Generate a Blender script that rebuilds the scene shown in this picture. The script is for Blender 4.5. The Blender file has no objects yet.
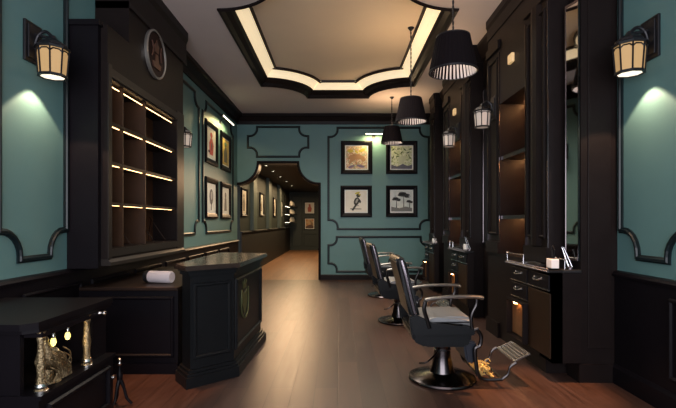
import bpy, bmesh, math, random
from mathutils import Vector, Matrix
random.seed(7)
PI = math.pi
S = bpy.context.scene
C = S.collection

# ------------------------------------------------------------------ camera
cam_d = bpy.data.cameras.new('camera')
cam_d.sensor_width = 36.0
cam_d.lens = 36.0 * 450 / 676
cam_d.shift_y = 18.0 / 676
cam_d.clip_start = 0.05
cam = bpy.data.objects.new('camera', cam_d)
cam.location = (0, 0, 1.4)
cam.rotation_euler = (PI / 2, 0, 0)
C.objects.link(cam)
S.camera = cam
S.view_settings.view_transform = 'Standard'
S.view_settings.look = 'None'
S.view_settings.gamma = 1
S.view_settings.use_curve_mapping = False
S.view_settings.exposure = 0.25

# ------------------------------------------------------------------ world
W = bpy.data.worlds.new('world'); S.world = W
W.use_nodes = True
bg = W.node_tree.nodes['Background']
bg.inputs[0].default_value = (0.62, 0.62, 0.8, 1)
bg.inputs[1].default_value = 0.55


def area(name, loc, rot, sx, sy, power, col):
    d = bpy.data.lights.new(name, 'AREA'); d.shape = 'RECTANGLE'
    d.size = sx; d.size_y = sy; d.energy = power; d.color = col
    o = bpy.data.objects.new(name, d); o.location = loc; o.rotation_euler = rot
    C.objects.link(o); return o


def spot(name, loc, rot, power, col, half, blend=0.3, r=0.03):
    d = bpy.data.lights.new(name, 'SPOT'); d.energy = power; d.color = col
    d.spot_size = 2 * half; d.spot_blend = blend; d.shadow_soft_size = r
    o = bpy.data.objects.new(name, d); o.location = loc; o.rotation_euler = rot
    C.objects.link(o); return o


def point(name, loc, power, col, r=0.05):
    d = bpy.data.lights.new(name, 'POINT'); d.energy = power; d.color = col
    d.shadow_soft_size = r
    o = bpy.data.objects.new(name, d); o.location = loc
    C.objects.link(o); return o


# unseen fill light added behind the camera, tilted up to brighten the ceiling
area('front_fill', (0.0, -1.4, 1.9), (math.radians(124), 0, 0), 4.2, 3.0, 230, (0.93, 0.93, 1.0))
# added downward fill in the ceiling tray, standing for cove and pendant bounce
cl = area('tray_fill', (0.0, 7.0, 4.1), (0, 0, 0), 2.0, 3.8, 115, (1.0, 0.88, 0.74))
cl.data.spread = math.radians(135)
# corridor downlights
spot('corridor_spill', (-1.35, 12.2, 2.85), (math.radians(-62), 0, math.radians(0)), 380, (1.0, 0.62, 0.34), math.radians(34), 0.9, 0.6)
spot('ceiling_downlight_right', (1.62, 3.75, 3.9), (0, 0, 0), 900, (1.0, 0.46, 0.20), math.radians(11), 0.7, 0.05)
spot('ceiling_downlight_left', (-1.62, 3.75, 3.9), (0, 0, 0), 420, (1.0, 0.42, 0.18), math.radians(10), 0.6, 0.05)
area('corridor_light', (-1.5, 16.0, 2.8), (0, 0, 0), 0.5, 9.0, 155, (1.0, 0.68, 0.36))

# ------------------------------------------------------------------ materials
MATS = {}


def mat(name, col, rough=0.5, metal=0.0, emit=None, es=0.0, coat=0.0, spec=0.5, bump=0.0, bscale=40, var=0.0, vscale=6, trans=0.0, alpha=1.0):
    if name in MATS: return MATS[name]
    m = bpy.data.materials.new(name); m.use_nodes = True
    nt = m.node_tree; b = nt.nodes['Principled BSDF']
    b.inputs['Base Color'].default_value = (*col, 1)
    b.inputs['Roughness'].default_value = rough
    b.inputs['Metallic'].default_value = metal
    b.inputs['Specular IOR Level'].default_value = spec
    b.inputs['Coat Weight'].default_value = coat
    b.inputs['Coat Roughness'].default_value = 0.15
    b.inputs['Transmission Weight'].default_value = trans
    b.inputs['Alpha'].default_value = alpha
    if emit:
        b.inputs['Emission Color'].default_value = (*emit, 1)
        b.inputs['Emission Strength'].default_value = es
    if var or bump:
        tc = nt.nodes.new('ShaderNodeTexCoord')
        n = nt.nodes.new('ShaderNodeTexNoise'); n.inputs['Scale'].default_value = vscale
        n.inputs['Detail'].default_value = 5
        nt.links.new(tc.outputs['Object'], n.inputs['Vector'])
        if var:
            r = nt.nodes.new('ShaderNodeMix'); r.data_type = 'RGBA'
            r.inputs[6].default_value = (*[c * (1 - var) for c in col], 1)
            r.inputs[7].default_value = (*[min(1, c * (1 + var)) for c in col], 1)
            nt.links.new(n.outputs['Fac'], r.inputs[0])
            nt.links.new(r.outputs[2], b.inputs['Base Color'])
        if bump:
            n2 = nt.nodes.new('ShaderNodeTexNoise'); n2.inputs['Scale'].default_value = bscale
            nt.links.new(tc.outputs['Object'], n2.inputs['Vector'])
            bp = nt.nodes.new('ShaderNodeBump'); bp.inputs['Strength'].default_value = bump
            bp.inputs['Distance'].default_value = 0.01
            nt.links.new(n2.outputs['Fac'], bp.inputs['Height'])
            nt.links.new(bp.outputs[0], b.inputs['Normal'])
    MATS[name] = m
    return m


def floor_mat(name, c1, c2, c3, rough):
    m = bpy.data.materials.new(name); m.use_nodes = True
    nt = m.node_tree; b = nt.nodes['Principled BSDF']
    tc = nt.nodes.new('ShaderNodeTexCoord')
    mp = nt.nodes.new('ShaderNodeMapping'); mp.inputs['Rotation'].default_value = (0, 0, PI / 2)
    nt.links.new(tc.outputs['Object'], mp.inputs['Vector'])
    br = nt.nodes.new('ShaderNodeTexBrick')
    br.offset = 0.37; br.inputs['Scale'].default_value = 1
    br.inputs['Brick Width'].default_value = 1.9
    br.inputs['Row Height'].default_value = 0.19
    br.inputs['Mortar Size'].default_value = 0.0025
    br.inputs['Mortar Smooth'].default_value = 0.3
    br.inputs['Bias'].default_value = 0.0
    br.inputs['Color1'].default_value = (*c1, 1)
    br.inputs['Color2'].default_value = (*c2, 1)
    br.inputs['Mortar'].default_value = (*c3, 1)
    nt.links.new(mp.outputs[0], br.inputs['Vector'])
    mp2 = nt.nodes.new('ShaderNodeMapping'); mp2.inputs['Scale'].default_value = (14, 1.1, 1)
    nt.links.new(tc.outputs['Object'], mp2.inputs['Vector'])
    n = nt.nodes.new('ShaderNodeTexNoise'); n.inputs['Scale'].default_value = 2.2; n.inputs['Detail'].default_value = 8
    nt.links.new(mp2.outputs[0], n.inputs['Vector'])
    mx = nt.nodes.new('ShaderNodeMix'); mx.data_type = 'RGBA'; mx.blend_type = 'MULTIPLY'
    mx.inputs[0].default_value = 0.8
    cr = nt.nodes.new('ShaderNodeValToRGB')
    cr.color_ramp.elements[0].position = 0.3; cr.color_ramp.elements[0].color = (0.6, 0.6, 0.6, 1)
    cr.color_ramp.elements[1].position = 0.7; cr.color_ramp.elements[1].color = (1.2, 1.2, 1.2, 1)
    nt.links.new(n.outputs['Fac'], cr.inputs[0])
    nt.links.new(br.outputs['Color'], mx.inputs[6]); nt.links.new(cr.outputs[0], mx.inputs[7])
    nt.links.new(mx.outputs[2], b.inputs['Base Color'])
    mr = nt.nodes.new('ShaderNodeMapRange'); mr.inputs[3].default_value = rough - 0.06; mr.inputs[4].default_value = rough + 0.1
    nt.links.new(n.outputs['Fac'], mr.inputs[0]); nt.links.new(mr.outputs[0], b.inputs['Roughness'])
    bp = nt.nodes.new('ShaderNodeBump'); bp.inputs['Strength'].default_value = 0.25; bp.inputs['Distance'].default_value = 0.004
    bp.invert = True
    nt.links.new(br.outputs['Fac'], bp.inputs['Height']); nt.links.new(bp.outputs[0], b.inputs['Normal'])
    MATS[name] = m
    return m


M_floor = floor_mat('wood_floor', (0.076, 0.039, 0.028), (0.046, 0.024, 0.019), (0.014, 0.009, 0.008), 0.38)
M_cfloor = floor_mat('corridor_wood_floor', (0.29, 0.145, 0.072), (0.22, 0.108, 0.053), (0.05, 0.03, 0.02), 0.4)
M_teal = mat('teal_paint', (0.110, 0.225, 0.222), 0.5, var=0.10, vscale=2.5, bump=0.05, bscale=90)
M_teal_dark = mat('deep_teal_paint', (0.034, 0.062, 0.058), 0.5, var=0.1, vscale=3)
M_trim = mat('dark_teal_moulding', (0.006, 0.012, 0.014), 0.35, spec=0.3)
M_dark = mat('dark_stained_wood', (0.0115, 0.0080, 0.0076), 0.42, spec=0.12, var=0.25, vscale=9, bump=0.06, bscale=60)
M_dark2 = mat('black_lacquered_wood', (0.0060, 0.0048, 0.0065), 0.40, spec=0.14, var=0.2, vscale=9)
M_brown = mat('dark_walnut', (0.020, 0.012, 0.009), 0.40, spec=0.15, var=0.35, vscale=7, bump=0.08, bscale=50)
M_desk = mat('charcoal_green_wood', (0.0085, 0.0095, 0.0105), 0.38, spec=0.2, var=0.2, vscale=8)
M_desktop = mat('polished_dark_stone', (0.035, 0.026, 0.021), 0.22, var=0.35, vscale=20, coat=0.3)
M_ceil = mat('ceiling_plaster', (0.62, 0.53, 0.49), 0.8, bump=0.05, bscale=120, var=0.05, vscale=2)
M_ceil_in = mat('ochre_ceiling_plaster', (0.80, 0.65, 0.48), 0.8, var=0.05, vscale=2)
M_cove = mat('glowing_cove', (0.9, 0.8, 0.6), 0.6, emit=(1.0, 0.78, 0.47), es=0.58)  # the band itself emits, in place of light from a hidden strip
M_led = mat('led_strip', (1, 0.8, 0.5), 0.5, emit=(1.0, 0.58, 0.24), es=6.0)
M_ledc = mat('picture_light_led', (1, 0.9, 0.8), 0.5, emit=(1.0, 0.88, 0.62), es=5.0)
M_pane = mat('amber_lantern_glass', (0.34, 0.22, 0.10), 0.35, emit=(1.0, 0.60, 0.25), es=0.27)
M_bottomglass = mat('white_lantern_glass', (1, 0.95, 0.85), 0.35, emit=(1.0, 0.85, 0.65), es=1.1)
M_iron = mat('black_iron', (0.012, 0.012, 0.015), 0.35, metal=0.3)
M_chrome = mat('brushed_chrome', (0.62, 0.62, 0.64), 0.22, metal=1.0)
M_chrome_d = mat('dark_polished_steel', (0.16, 0.14, 0.15), 0.2, metal=1.0)
M_leather = mat('black_leather', (0.008, 0.009, 0.010), 0.36, spec=0.18, bump=0.15, bscale=120)
M_leather_g = mat('grey_leather', (0.24, 0.245, 0.25), 0.33, bump=0.1, bscale=120, coat=0.15)
M_gold = mat('aged_gold', (0.42, 0.32, 0.18), 0.34, metal=0.7, var=0.4, vscale=30, bump=0.3, bscale=60)
M_figure = mat('antique_gilt', (0.36, 0.27, 0.15), 0.3, metal=0.85, var=0.85, vscale=45, bump=1.0, bscale=90)
M_goldp = mat('polished_brass', (0.75, 0.56, 0.20), 0.35, metal=0.55)
M_silver = mat('old_silver', (0.6, 0.58, 0.55), 0.25, metal=1.0)
M_mirror = mat('mirror_glass', (0.62, 0.60, 0.58), 0.03, metal=1.0)
M_white = mat('white_ceramic', (0.92, 0.90, 0.88), 0.4)
M_towel = mat('grey_towelling', (0.60, 0.53, 0.54), 0.9, bump=0.6, bscale=150)
M_black = mat('black_plastic', (0.01, 0.01, 0.011), 0.35)
M_shade = mat('black_pleated_fabric', (0.008, 0.006, 0.007), 0.9, spec=0.05)
M_shade_in = mat('pale_pleated_lining', (0.45, 0.42, 0.44), 0.8)
M_bulb = mat('yellow_bulb', (1, 0.8, 0.3), 0.4, emit=(1.0, 0.80, 0.22), es=1.6)
M_bulb_off = mat('frosted_glass_bulb', (0.7, 0.68, 0.62), 0.3)
M_cream = mat('cream_paper', (0.62, 0.58, 0.50), 0.85)
M_paper = mat('white_paper', (0.85, 0.85, 0.80), 0.85)
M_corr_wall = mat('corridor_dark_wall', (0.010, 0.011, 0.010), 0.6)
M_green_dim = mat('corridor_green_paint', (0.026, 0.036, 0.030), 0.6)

# ------------------------------------------------------------------ helpers


def BM(): return bmesh.new()


def link(name, bm, m, parent=None, smooth=False, loc=None, autosmooth=True):
    bmesh.ops.recalc_face_normals(bm, faces=bm.faces)
    me = bpy.data.meshes.new(name); bm.to_mesh(me); bm.free()
    ms = m if isinstance(m, (list, tuple)) else [m]
    for x in ms: me.materials.append(x)
    if smooth:
        for p in me.polygons: p.use_smooth = True
        me.set_sharp_from_angle(angle=math.radians(40))
    o = bpy.data.objects.new(name, me); C.objects.link(o)
    if parent: o.parent = parent
    if loc: o.location = loc
    return o


def thing(name, label, cat, loc=(0, 0, 0), rz=0, group=None):
    o = bpy.data.objects.new(name, None); C.objects.link(o)
    o.empty_display_size = 0.1
    o.location = loc; o.rotation_euler = (0, 0, rz)
    return tag(o, label, cat, group)


def tag(o, label, cat, group=None):
    o['label'] = label; o['category'] = cat
    if group: o['group'] = group
    return o


def struct(name, bm, m, smooth=False):
    o = link(name, bm, m, None, smooth); o['kind'] = 'structure'; return o


def copy_tree(o, parent=None):
    c = o.copy(); C.objects.link(c)
    if parent is not None: c.parent = parent
    for ch in list(o.children): copy_tree(ch, c)
    return c


def box(bm, x0, y0, z0, x1, y1, z1, bev=0.0, mi=0):
    mtx = Matrix.Translation(((x0 + x1) / 2, (y0 + y1) / 2, (z0 + z1) / 2)) @ Matrix.Diagonal((abs(x1 - x0), abs(y1 - y0), abs(z1 - z0), 1))
    r = bmesh.ops.create_cube(bm, size=1, matrix=mtx)
    if bev:
        ed = set(e for v in r['verts'] for e in v.link_edges)
        res = bmesh.ops.bevel(bm, geom=list(ed), offset=bev, segments=2, affect='EDGES', profile=0.5)
        for f in res['faces']: f.material_index = mi
    if mi:
        for v in r['verts']:
            if v.is_valid:
                for f in v.link_faces: f.material_index = mi
    return r


def lathe(bm, prof, c=(0, 0, 0), n=24, a0=0.0, sx=1, sy=1, mi=0, cap=True, axis='Z'):
    """prof: list of (r, z)"""
    rings = []
    for r, z in prof:
        ring = []
        for k in range(n):
            a = a0 + 2 * PI * k / n
            p = (r * math.cos(a) * sx, r * math.sin(a) * sy, z)
            if axis == 'X': p = (p[2], p[0], p[1])
            if axis == 'Y': p = (p[0], p[2], p[1])
            ring.append(bm.verts.new((c[0] + p[0], c[1] + p[1], c[2] + p[2])))
        rings.append(ring)
    for a, b in zip(rings, rings[1:]):
        for k in range(n):
            f = bm.faces.new((a[k], a[(k + 1) % n], b[(k + 1) % n], b[k])); f.material_index = mi
    if cap:
        if prof[0][0] > 1e-5: bm.faces.new(rings[0][::-1]).material_index = mi
        if prof[-1][0] > 1e-5: bm.faces.new(rings[-1]).material_index = mi
    bmesh.ops.remove_doubles(bm, verts=[v for r in rings for v in r], dist=1e-5)


def tube(bm, pts, r, n=8, cap=True, flat=1.0):
    """round bar along a polyline; r float or list"""
    pts = [Vector(p) for p in pts]
    rs = r if isinstance(r, (list, tuple)) else [r] * len(pts)
    up = None; rings = []
    for i, p in enumerate(pts):
        t = ((pts[min(i + 1, len(pts) - 1)] - pts[max(i - 1, 0)])).normalized()
        if up is None:
            up = Vector((0, 0, 1)) if abs(t.z) < 0.9 else Vector((0, 1, 0))
        s = t.cross(up).normalized(); u2 = s.cross(t).normalized(); up = u2
        rings.append([bm.verts.new(p + (s * math.cos(2 * PI * k / n) + u2 * math.sin(2 * PI * k / n) * flat) * rs[i]) for k in range(n)])
    for a, b in zip(rings, rings[1:]):
        for k in range(n): bm.faces.new((a[k], a[(k + 1) % n], b[(k + 1) % n], b[k]))
    if cap: bm.faces.new(rings[0][::-1]); bm.faces.new(rings[-1])


def curve_pts(ctrl, n=6):
    """catmull-rom through points"""
    P = [Vector(p) for p in ctrl]; P = [P[0] * 2 - P[1]] + P + [P[-1] * 2 - P[-2]]
    out = []
    for i in range(1, len(P) - 2):
        for k in range(n):
            t = k / n
            out.append(0.5 * ((2 * P[i]) + (-P[i - 1] + P[i + 1]) * t + (2 * P[i - 1] - 5 * P[i] + 4 * P[i + 1] - P[i + 2]) * t * t + (-P[i - 1] + 3 * P[i] - 3 * P[i + 1] + P[i + 2]) * t ** 3))
    out.append(P[-2]); return out


def prism(bm, poly, h0, h1, fr, mi=0):
    """poly list of (u,v); fr(u,v,h)->xyz ; closed solid"""
    a = [bm.verts.new(fr(u, v, h0)) for u, v in poly]
    b = [bm.verts.new(fr(u, v, h1)) for u, v in poly]
    n = len(poly)
    fs = [bm.faces.new(a[::-1]), bm.faces.new(b)]
    for k in range(n): fs.append(bm.faces.new((a[k], a[(k + 1) % n], b[(k + 1) % n], b[k])))
    for f in fs: f.material_index = mi


def sweep(bm, path, prof, fr, closed=True, mi=0, solid=True):
    """planar path (u,v), profile (o,h): o = offset to the left of travel, h = out of plane"""
    n = len(path); rings = []
    for i in range(n):
        p = Vector(path[i])
        if closed or 0 < i < n - 1:
            d0 = (p - Vector(path[i - 1])).normalized(); d1 = (Vector(path[(i + 1) % n]) - p).normalized()
        elif i == 0:
            d0 = d1 = (Vector(path[1]) - p).normalized()
        else:
            d0 = d1 = (p - Vector(path[i - 1])).normalized()
        n0 = Vector((-d0.y, d0.x)); n1 = Vector((-d1.y, d1.x))
        m = (n0 + n1)
        m = m / max(0.25, (1 + n0.dot(n1)))
        rings.append([bm.verts.new(fr(p.x + m.x * o, p.y + m.y * o, h)) for o, h in prof])
    k = len(prof)
    for i in range(n if closed else n - 1):
        a = rings[i]; b = rings[(i + 1) % n]
        for j in range(k if solid else k - 1):
            f = bm.faces.new((a[j], b[j], b[(j + 1) % k], a[(j + 1) % k])); f.material_index = mi
    if not closed and solid:
        bm.faces.new(rings[0]); bm.faces.new(rings[-1][::-1])


def notched(u0, v0, u1, v1, ru, rv=None, n=8, step=0.0):
    """rectangle with concave quarter-round corners, counter-clockwise; step adds a small square shoulder"""
    rv = rv or ru; pts = []
    for cx, cy, a in ((u0, v0, 90), (u1, v0, 180), (u1, v1, 270), (u0, v1, 0)):
        sx = 1 if cx == u0 else -1; sy = 1 if cy == v0 else -1
        arc = []
        for k in range(n + 1):
            t = math.radians(a - 90 * k / n)
            arc.append((cx + ru * math.cos(t), cy + rv * math.sin(t)))
        pts += arc
    return pts


XY = lambda z: (lambda u, v, h: (u, v, z + h))                   # horizontal plane
FARW = lambda y: (lambda u, v, h: (u, y - h, v))                  # wall facing the camera
LEFTW = lambda x: (lambda u, v, h: (x + h, u, v))                 # wall facing +X
RIGHTW = lambda x: (lambda u, v, h: (x - h, u, v))                # wall facing -X
LOC = lambda u, v, h: (u, -h, v)                                  # local object facing -Y
MOULD = [(-0.016, 0), (-0.016, 0.010), (-0.006, 0.022), (0.006, 0.022), (0.016, 0.010), (0.016, 0)]
WIDE = [(-0.026, 0), (-0.026, 0.012), (-0.014, 0.018), (-0.008, 0.030), (0.008, 0.030), (0.014, 0.018), (0.026, 0.012), (0.026, 0)]

# ------------------------------------------------------------------ setting
XW, YF, ZC = 2.44, 10.9, 4.0
Y0 = -1.5
# floor
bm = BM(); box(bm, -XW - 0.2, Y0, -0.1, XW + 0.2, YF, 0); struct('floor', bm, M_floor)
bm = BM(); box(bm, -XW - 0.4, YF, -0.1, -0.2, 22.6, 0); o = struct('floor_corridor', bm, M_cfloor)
# ceiling with tray opening
TR = notched(-1.46, 4.67, 1.46, 9.36, 0.82, 0.82, 12)
bm = BM()
e = []
for loop in ([(-XW - 0.2, Y0), (XW + 0.2, Y0), (XW + 0.2, YF + 0.2), (-XW - 0.2, YF + 0.2)], TR):
    vs = [bm.verts.new((x, y, ZC)) for x, y in loop]
    e += [bm.edges.new((vs[i], vs[(i + 1) % len(vs)])) for i in range(len(vs))]
bmesh.ops.triangle_fill(bm, use_beauty=True, use_dissolve=False, edges=e)
struct('ceiling', bm, M_ceil)
bm = BM()
sweep(bm, TR, [(-0.015, 0.0), (-0.015, -0.02), (0.0, -0.035), (0.02, -0.02), (0.05, 0.03), (0.11, 0.06), (0.145, 0.10), (0.145, 0.13), (-0.015, 0.13)], XY(ZC))
struct('trim_ceiling_moulding', bm, M_dark)
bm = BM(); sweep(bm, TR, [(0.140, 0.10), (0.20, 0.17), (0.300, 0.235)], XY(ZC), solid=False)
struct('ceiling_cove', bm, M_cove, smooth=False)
bm = BM(); sweep(bm, TR, [(0.292, 0.228), (0.296, 0.205), (0.318, 0.205), (0.33, 0.26), (0.292, 0.26)], XY(ZC))
struct('trim_ceiling_inner', bm, M_brown)
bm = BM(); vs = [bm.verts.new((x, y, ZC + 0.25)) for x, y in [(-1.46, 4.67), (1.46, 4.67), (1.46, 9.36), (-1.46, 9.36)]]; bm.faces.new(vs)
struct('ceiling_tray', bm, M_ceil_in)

# side walls
bm = BM(); box(bm, -XW - 0.15, Y0, 0, -XW, YF, ZC); struct('wall_left', bm, M_teal)
bm = BM(); box(bm, XW, Y0, 0, XW + 0.15, YF, ZC); struct('wall_right', bm, M_teal)
# dados on the side walls (dark wainscot with raised panels)
for side, x, F in (('left', -XW, LEFTW(-XW)), ('right', XW, RIGHTW(XW))):
    bm = BM()
    sg = 1 if side == 'left' else -1
    y1 = YF if side == 'left' else 3.93
    box(bm, x, Y0, 0, x + sg * 0.03, y1 - 0.01, 0.93)
    prism(bm, [(0, 0.93), (0.05, 0.93), (0.055, 0.95), (0.035, 0.97), (0, 0.98)], Y0, y1 - 0.01, lambda u, v, h, x=x, sg=sg: (x + sg * u, h, v))
    prism(bm, [(0, 0.0), (0.05, 0.0), (0.05, 0.14), (0.035, 0.17), (0, 0.17)], Y0, y1 - 0.01, lambda u, v, h, x=x, sg=sg: (x + sg * u, h, v))
    yy = Y0 + 0.2
    while yy + 0.8 < y1:
        sweep(bm, [(yy, 0.27), (yy + 0.75, 0.27), (yy + 0.75, 0.83), (yy, 0.83)], MOULD, (lambda u, v, h, x=x, sg=sg: (x + sg * (0.029 + h), u, v)))
        yy += 0.95
    struct('wall_%s_wainscot' % side, bm, M_dark2)
# crown mouldings
CROWN = [(0, 0), (0, -0.24), (0.03, -0.24), (0.045, -0.17), (0.11, -0.07), (0.15, -0.06), (0.15, 0)]
bm = BM(); prism(bm, CROWN, Y0, YF, lambda u, v, h: (-XW + u, h, ZC + v)); struct('trim_crown_left', bm, M_dark)
bm = BM(); prism(bm, CROWN, Y0, YF, lambda u, v, h: (XW - u, h, ZC + v)); struct('trim_crown_right', bm, M_dark)
bm = BM(); prism(bm, CROWN, -XW, XW, lambda u, v, h: (h, YF - u, ZC + v)); struct('trim_crown_far', bm, M_dark)

# far wall with the shaped opening
OX0, OX1, OZ, OR = -2.44, -0.46, 2.83, 0.52
arch = []
for k in range(11):
    t = math.radians(90 * k / 10)
    arch.append((OX1 - OR * math.sin(PI / 2 - t), OZ - OR * math.cos(PI / 2 - t)))
right_arc = arch[::-1]   # from (OX1, OZ-OR) ... to (OX1-OR, OZ)
right_arc = sorted(arch, key=lambda p: p[1])
left_arc = [(OX0 + (OX1 - p[0]), p[1]) for p in right_arc][::-1]
outline = [(OX1, 0), (XW + 0.15, 0), (XW + 0.15, ZC), (OX0 - 0.15, ZC), (OX0 - 0.15, OZ - OR)] + left_arc[::-1] + right_arc[::-1]
bm = BM(); prism(bm, outline, 0, -0.3, FARW(YF)); struct('wall_far', bm, M_teal)
# dark casing of the opening
bm = BM()
casepath = [(OX1, 0)] + right_arc + left_arc
sweep(bm, casepath, [(-0.045, -0.31), (-0.045, 0.03), (-0.02, 0.04), (0.012, 0.03), (0.012, -0.31)], FARW(YF), closed=False)
struct('trim_opening', bm, M_dark)
bm = BM(); prism(bm, [(0, 0), (0.03, 0), (0.03, 0.11), (0.018, 0.13), (0, 0.13)], OX1 + 0.04, XW, lambda u, v, h: (h, YF - u, v)); struct('baseboard_far', bm, M_dark)


def panel_mould(name, paths, F):
    bm = BM()
    for p in paths: sweep(bm, p, WIDE, F)
    return struct(name, bm, M_trim)


def shoulder(u0, v0, u1, v1, r, s):
    """rectangle with a concave quarter round and little square shoulders in each corner"""
    pts = []
    for cx, cy, a in ((u0, v0, 90), (u1, v0, 180), (u1, v1, 270), (u0, v1, 0)):
        sx = 1 if cx == u0 else -1; sy = 1 if cy == v0 else -1
        c = (cx + sx * s, cy + sy * s)
        arc = [(c[0] + r * math.cos(math.radians(a - 15 * k)), c[1] + r * math.sin(math.radians(a - 15 * k))) for k in range(7)]
        f = arc[0]; l = arc[-1]
        if a in (90, 270): st = (cx, f[1]); en = (l[0], cy)
        else: st = (f[0], cy); en = (cx, l[1])
        pts += [st] + arc + [en]
    return pts


panel_mould('trim_far_panels', [shoulder(-0.23, 1.23, 2.2, 3.68, 0.17, 0.05), shoulder(-0.23, 0.20, 2.2, 1.04, 0.15, 0.05),
                                shoulder(-2.18, 2.98, -0.72, 3.70, 0.17, 0.05)], FARW(YF))
panel_mould('trim_left_panels', [shoulder(3.22, 1.11, 4.02, 3.7, 0.19, 0.03), shoulder(2.1, 1.11, 3.0, 3.7, 0.19, 0.03),
                                 shoulder(6.3, 1.2, 7.85, 3.62, 0.17, 0.05), shoulder(8.08, 1.2, 10.4, 3.62, 0.17, 0.05)], LEFTW(-XW))
panel_mould('trim_right_panels', [shoulder(3.10, 1.11, 3.87, 3.7, 0.19, 0.03), shoulder(2.0, 1.11, 2.9, 3.7, 0.19, 0.03)], RIGHTW(XW))

# corridor shell
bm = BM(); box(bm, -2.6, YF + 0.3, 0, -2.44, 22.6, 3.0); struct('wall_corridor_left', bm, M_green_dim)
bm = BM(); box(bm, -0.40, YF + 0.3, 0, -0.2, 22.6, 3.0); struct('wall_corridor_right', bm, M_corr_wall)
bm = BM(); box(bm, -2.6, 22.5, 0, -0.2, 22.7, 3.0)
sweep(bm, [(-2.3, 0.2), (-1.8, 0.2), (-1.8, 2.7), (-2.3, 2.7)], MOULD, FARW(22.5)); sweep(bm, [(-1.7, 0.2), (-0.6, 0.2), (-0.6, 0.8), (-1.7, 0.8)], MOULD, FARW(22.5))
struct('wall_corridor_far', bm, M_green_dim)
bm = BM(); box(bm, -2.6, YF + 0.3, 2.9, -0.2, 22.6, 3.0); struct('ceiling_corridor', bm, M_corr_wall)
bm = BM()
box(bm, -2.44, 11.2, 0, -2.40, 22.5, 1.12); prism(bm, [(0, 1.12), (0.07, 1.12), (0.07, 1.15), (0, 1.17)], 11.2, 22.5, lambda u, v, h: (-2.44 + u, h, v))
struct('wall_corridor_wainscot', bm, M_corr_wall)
for k, y in enumerate((12.5, 15.3, 18.1)):
    bm = BM(); box(bm, -2.44, y, 1.17, -2.34, y + 0.55, 2.9); struct('trim_corridor_pilaster_%d' % (k + 1), bm, mat('corridor_teal', (0.07, 0.10, 0.09), 0.5))

# end pilaster on the right, between green wall and the fitted units
bm = BM()
box(bm, 2.12, 3.93, 0, 2.44, 4.12, 3.76)
box(bm, 2.10, 3.915, 0, 2.44, 4.12, 0.16)
prism(bm, [(0.0, 3.76), (-0.03, 3.78), (-0.06, 3.9), (-0.12, 3.96), (-0.12, 4.0), (0.3, 4.0), (0.3, 3.76)], 3.90, 4.17, lambda u, v, h: (2.12 + u, h, v))
box(bm, 2.18, 3.918, 0.3, 2.38, 3.931, 3.5, 0.004)
struct('trim_pilaster_right', bm, M_dark)
# side block + pilaster on the left
bm = BM()
box(bm, -2.44, 4.05, 0.98, -2.16, 4.10, 3.2)
box(bm, -2.44, 4.03, 3.17, -2.14, 4.10, 3.22)
struct('trim_pilaster_left', bm, M_dark2)

# ------------------------------------------------------------------ left display cabinet
t = thing('display_cabinet', 'tall black display cabinet with warm lit shelves on the left wall', 'cabinet', (-2.44, 4.10, 0))
D = 0.34; L = 2.0; rows = [1.18, 1.56, 1.94, 2.31, 2.69]
bm = BM()
box(bm, 0, 0, 1.06, D, 0.045, 3.2); box(bm, 0, 1.76, 1.06, D, L, 3.62)
box(bm, 0, 0.045, 1.06, D, 1.76, 1.16); box(bm, 0, 0.045, 2.72, D, 1.76, 3.2); box(bm, 0, 0.42, 3.2, D, 1.76, 3.62)
box(bm, 0, 0.045, 1.16, 0.02, 1.76, 2.72)
link('body', bm, M_dark, t)
bm = BM()
for z in (1.03,):
    prism(bm, [(0, 1.0), (D + 0.03, 1.0), (D + 0.03, 1.03), (D, 1.06), (0, 1.06)], 0, L, lambda u, v, h: (u, h, v))
box(bm, D, 0.0, 1.06, D + 0.012, 0.06, 2.85); box(bm, D, 1.75, 1.06, D + 0.012, L, 2.85)
box(bm, D, 0.06, 1.08, D + 0.012, 1.75, 1.15); box(bm, D, 0.06, 2.74, D + 0.012, 1.75, 2.82)
link('face_frame', bm, mat('dark_wood_frame', (0.020, 0.016, 0.014), 0.35, spec=0.25, var=0.2, vscale=8), t)
bm = BM()
prism(bm, [(0, 3.55), (D + 0.02, 3.55), (D + 0.012, 3.60), (D + 0.012, 3.84), (D + 0.035, 3.9), (D + 0.035, 4.0), (0, 4.0)], 0.42, L + 0.1, lambda u, v, h: (u, h, v))
link('cornice', bm, M_dark, t)
cols = [0.045, 0.36, 0.88, 1.76]
M_niche = mat('umber_niche_wood', (0.048, 0.022, 0.010), 0.45, var=0.3, vscale=10)
bm = BM(); box(bm, 0.021, 0.046, 1.161, 0.03, 1.759, 2.719); link('back_panel', bm, M_niche, t)
for y in cols[1:3]:
    bm = BM(); box(bm, 0.03, y - 0.009, 1.16, D - 0.03, y + 0.009, 2.72); link('divider', bm, M_niche, t)
for i, z in enumerate(rows[1:4]):
    bm = BM(); box(bm, 0.03, 0.045, z, D - 0.02, 1.76, z + 0.022); box(bm, D - 0.02, 0.045, z - 0.004, D - 0.012, 1.76, z + 0.026)
    s = link('shelf', bm, M_brown, t)
for z in rows[1:]:
    for a, b in zip(cols, cols[1:]):
        bm = BM(); box(bm, D - 0.06, a + 0.012, z - 0.006, D - 0.052, b - 0.03, z - 0.002); link('led_strip', bm, M_led, t)
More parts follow.
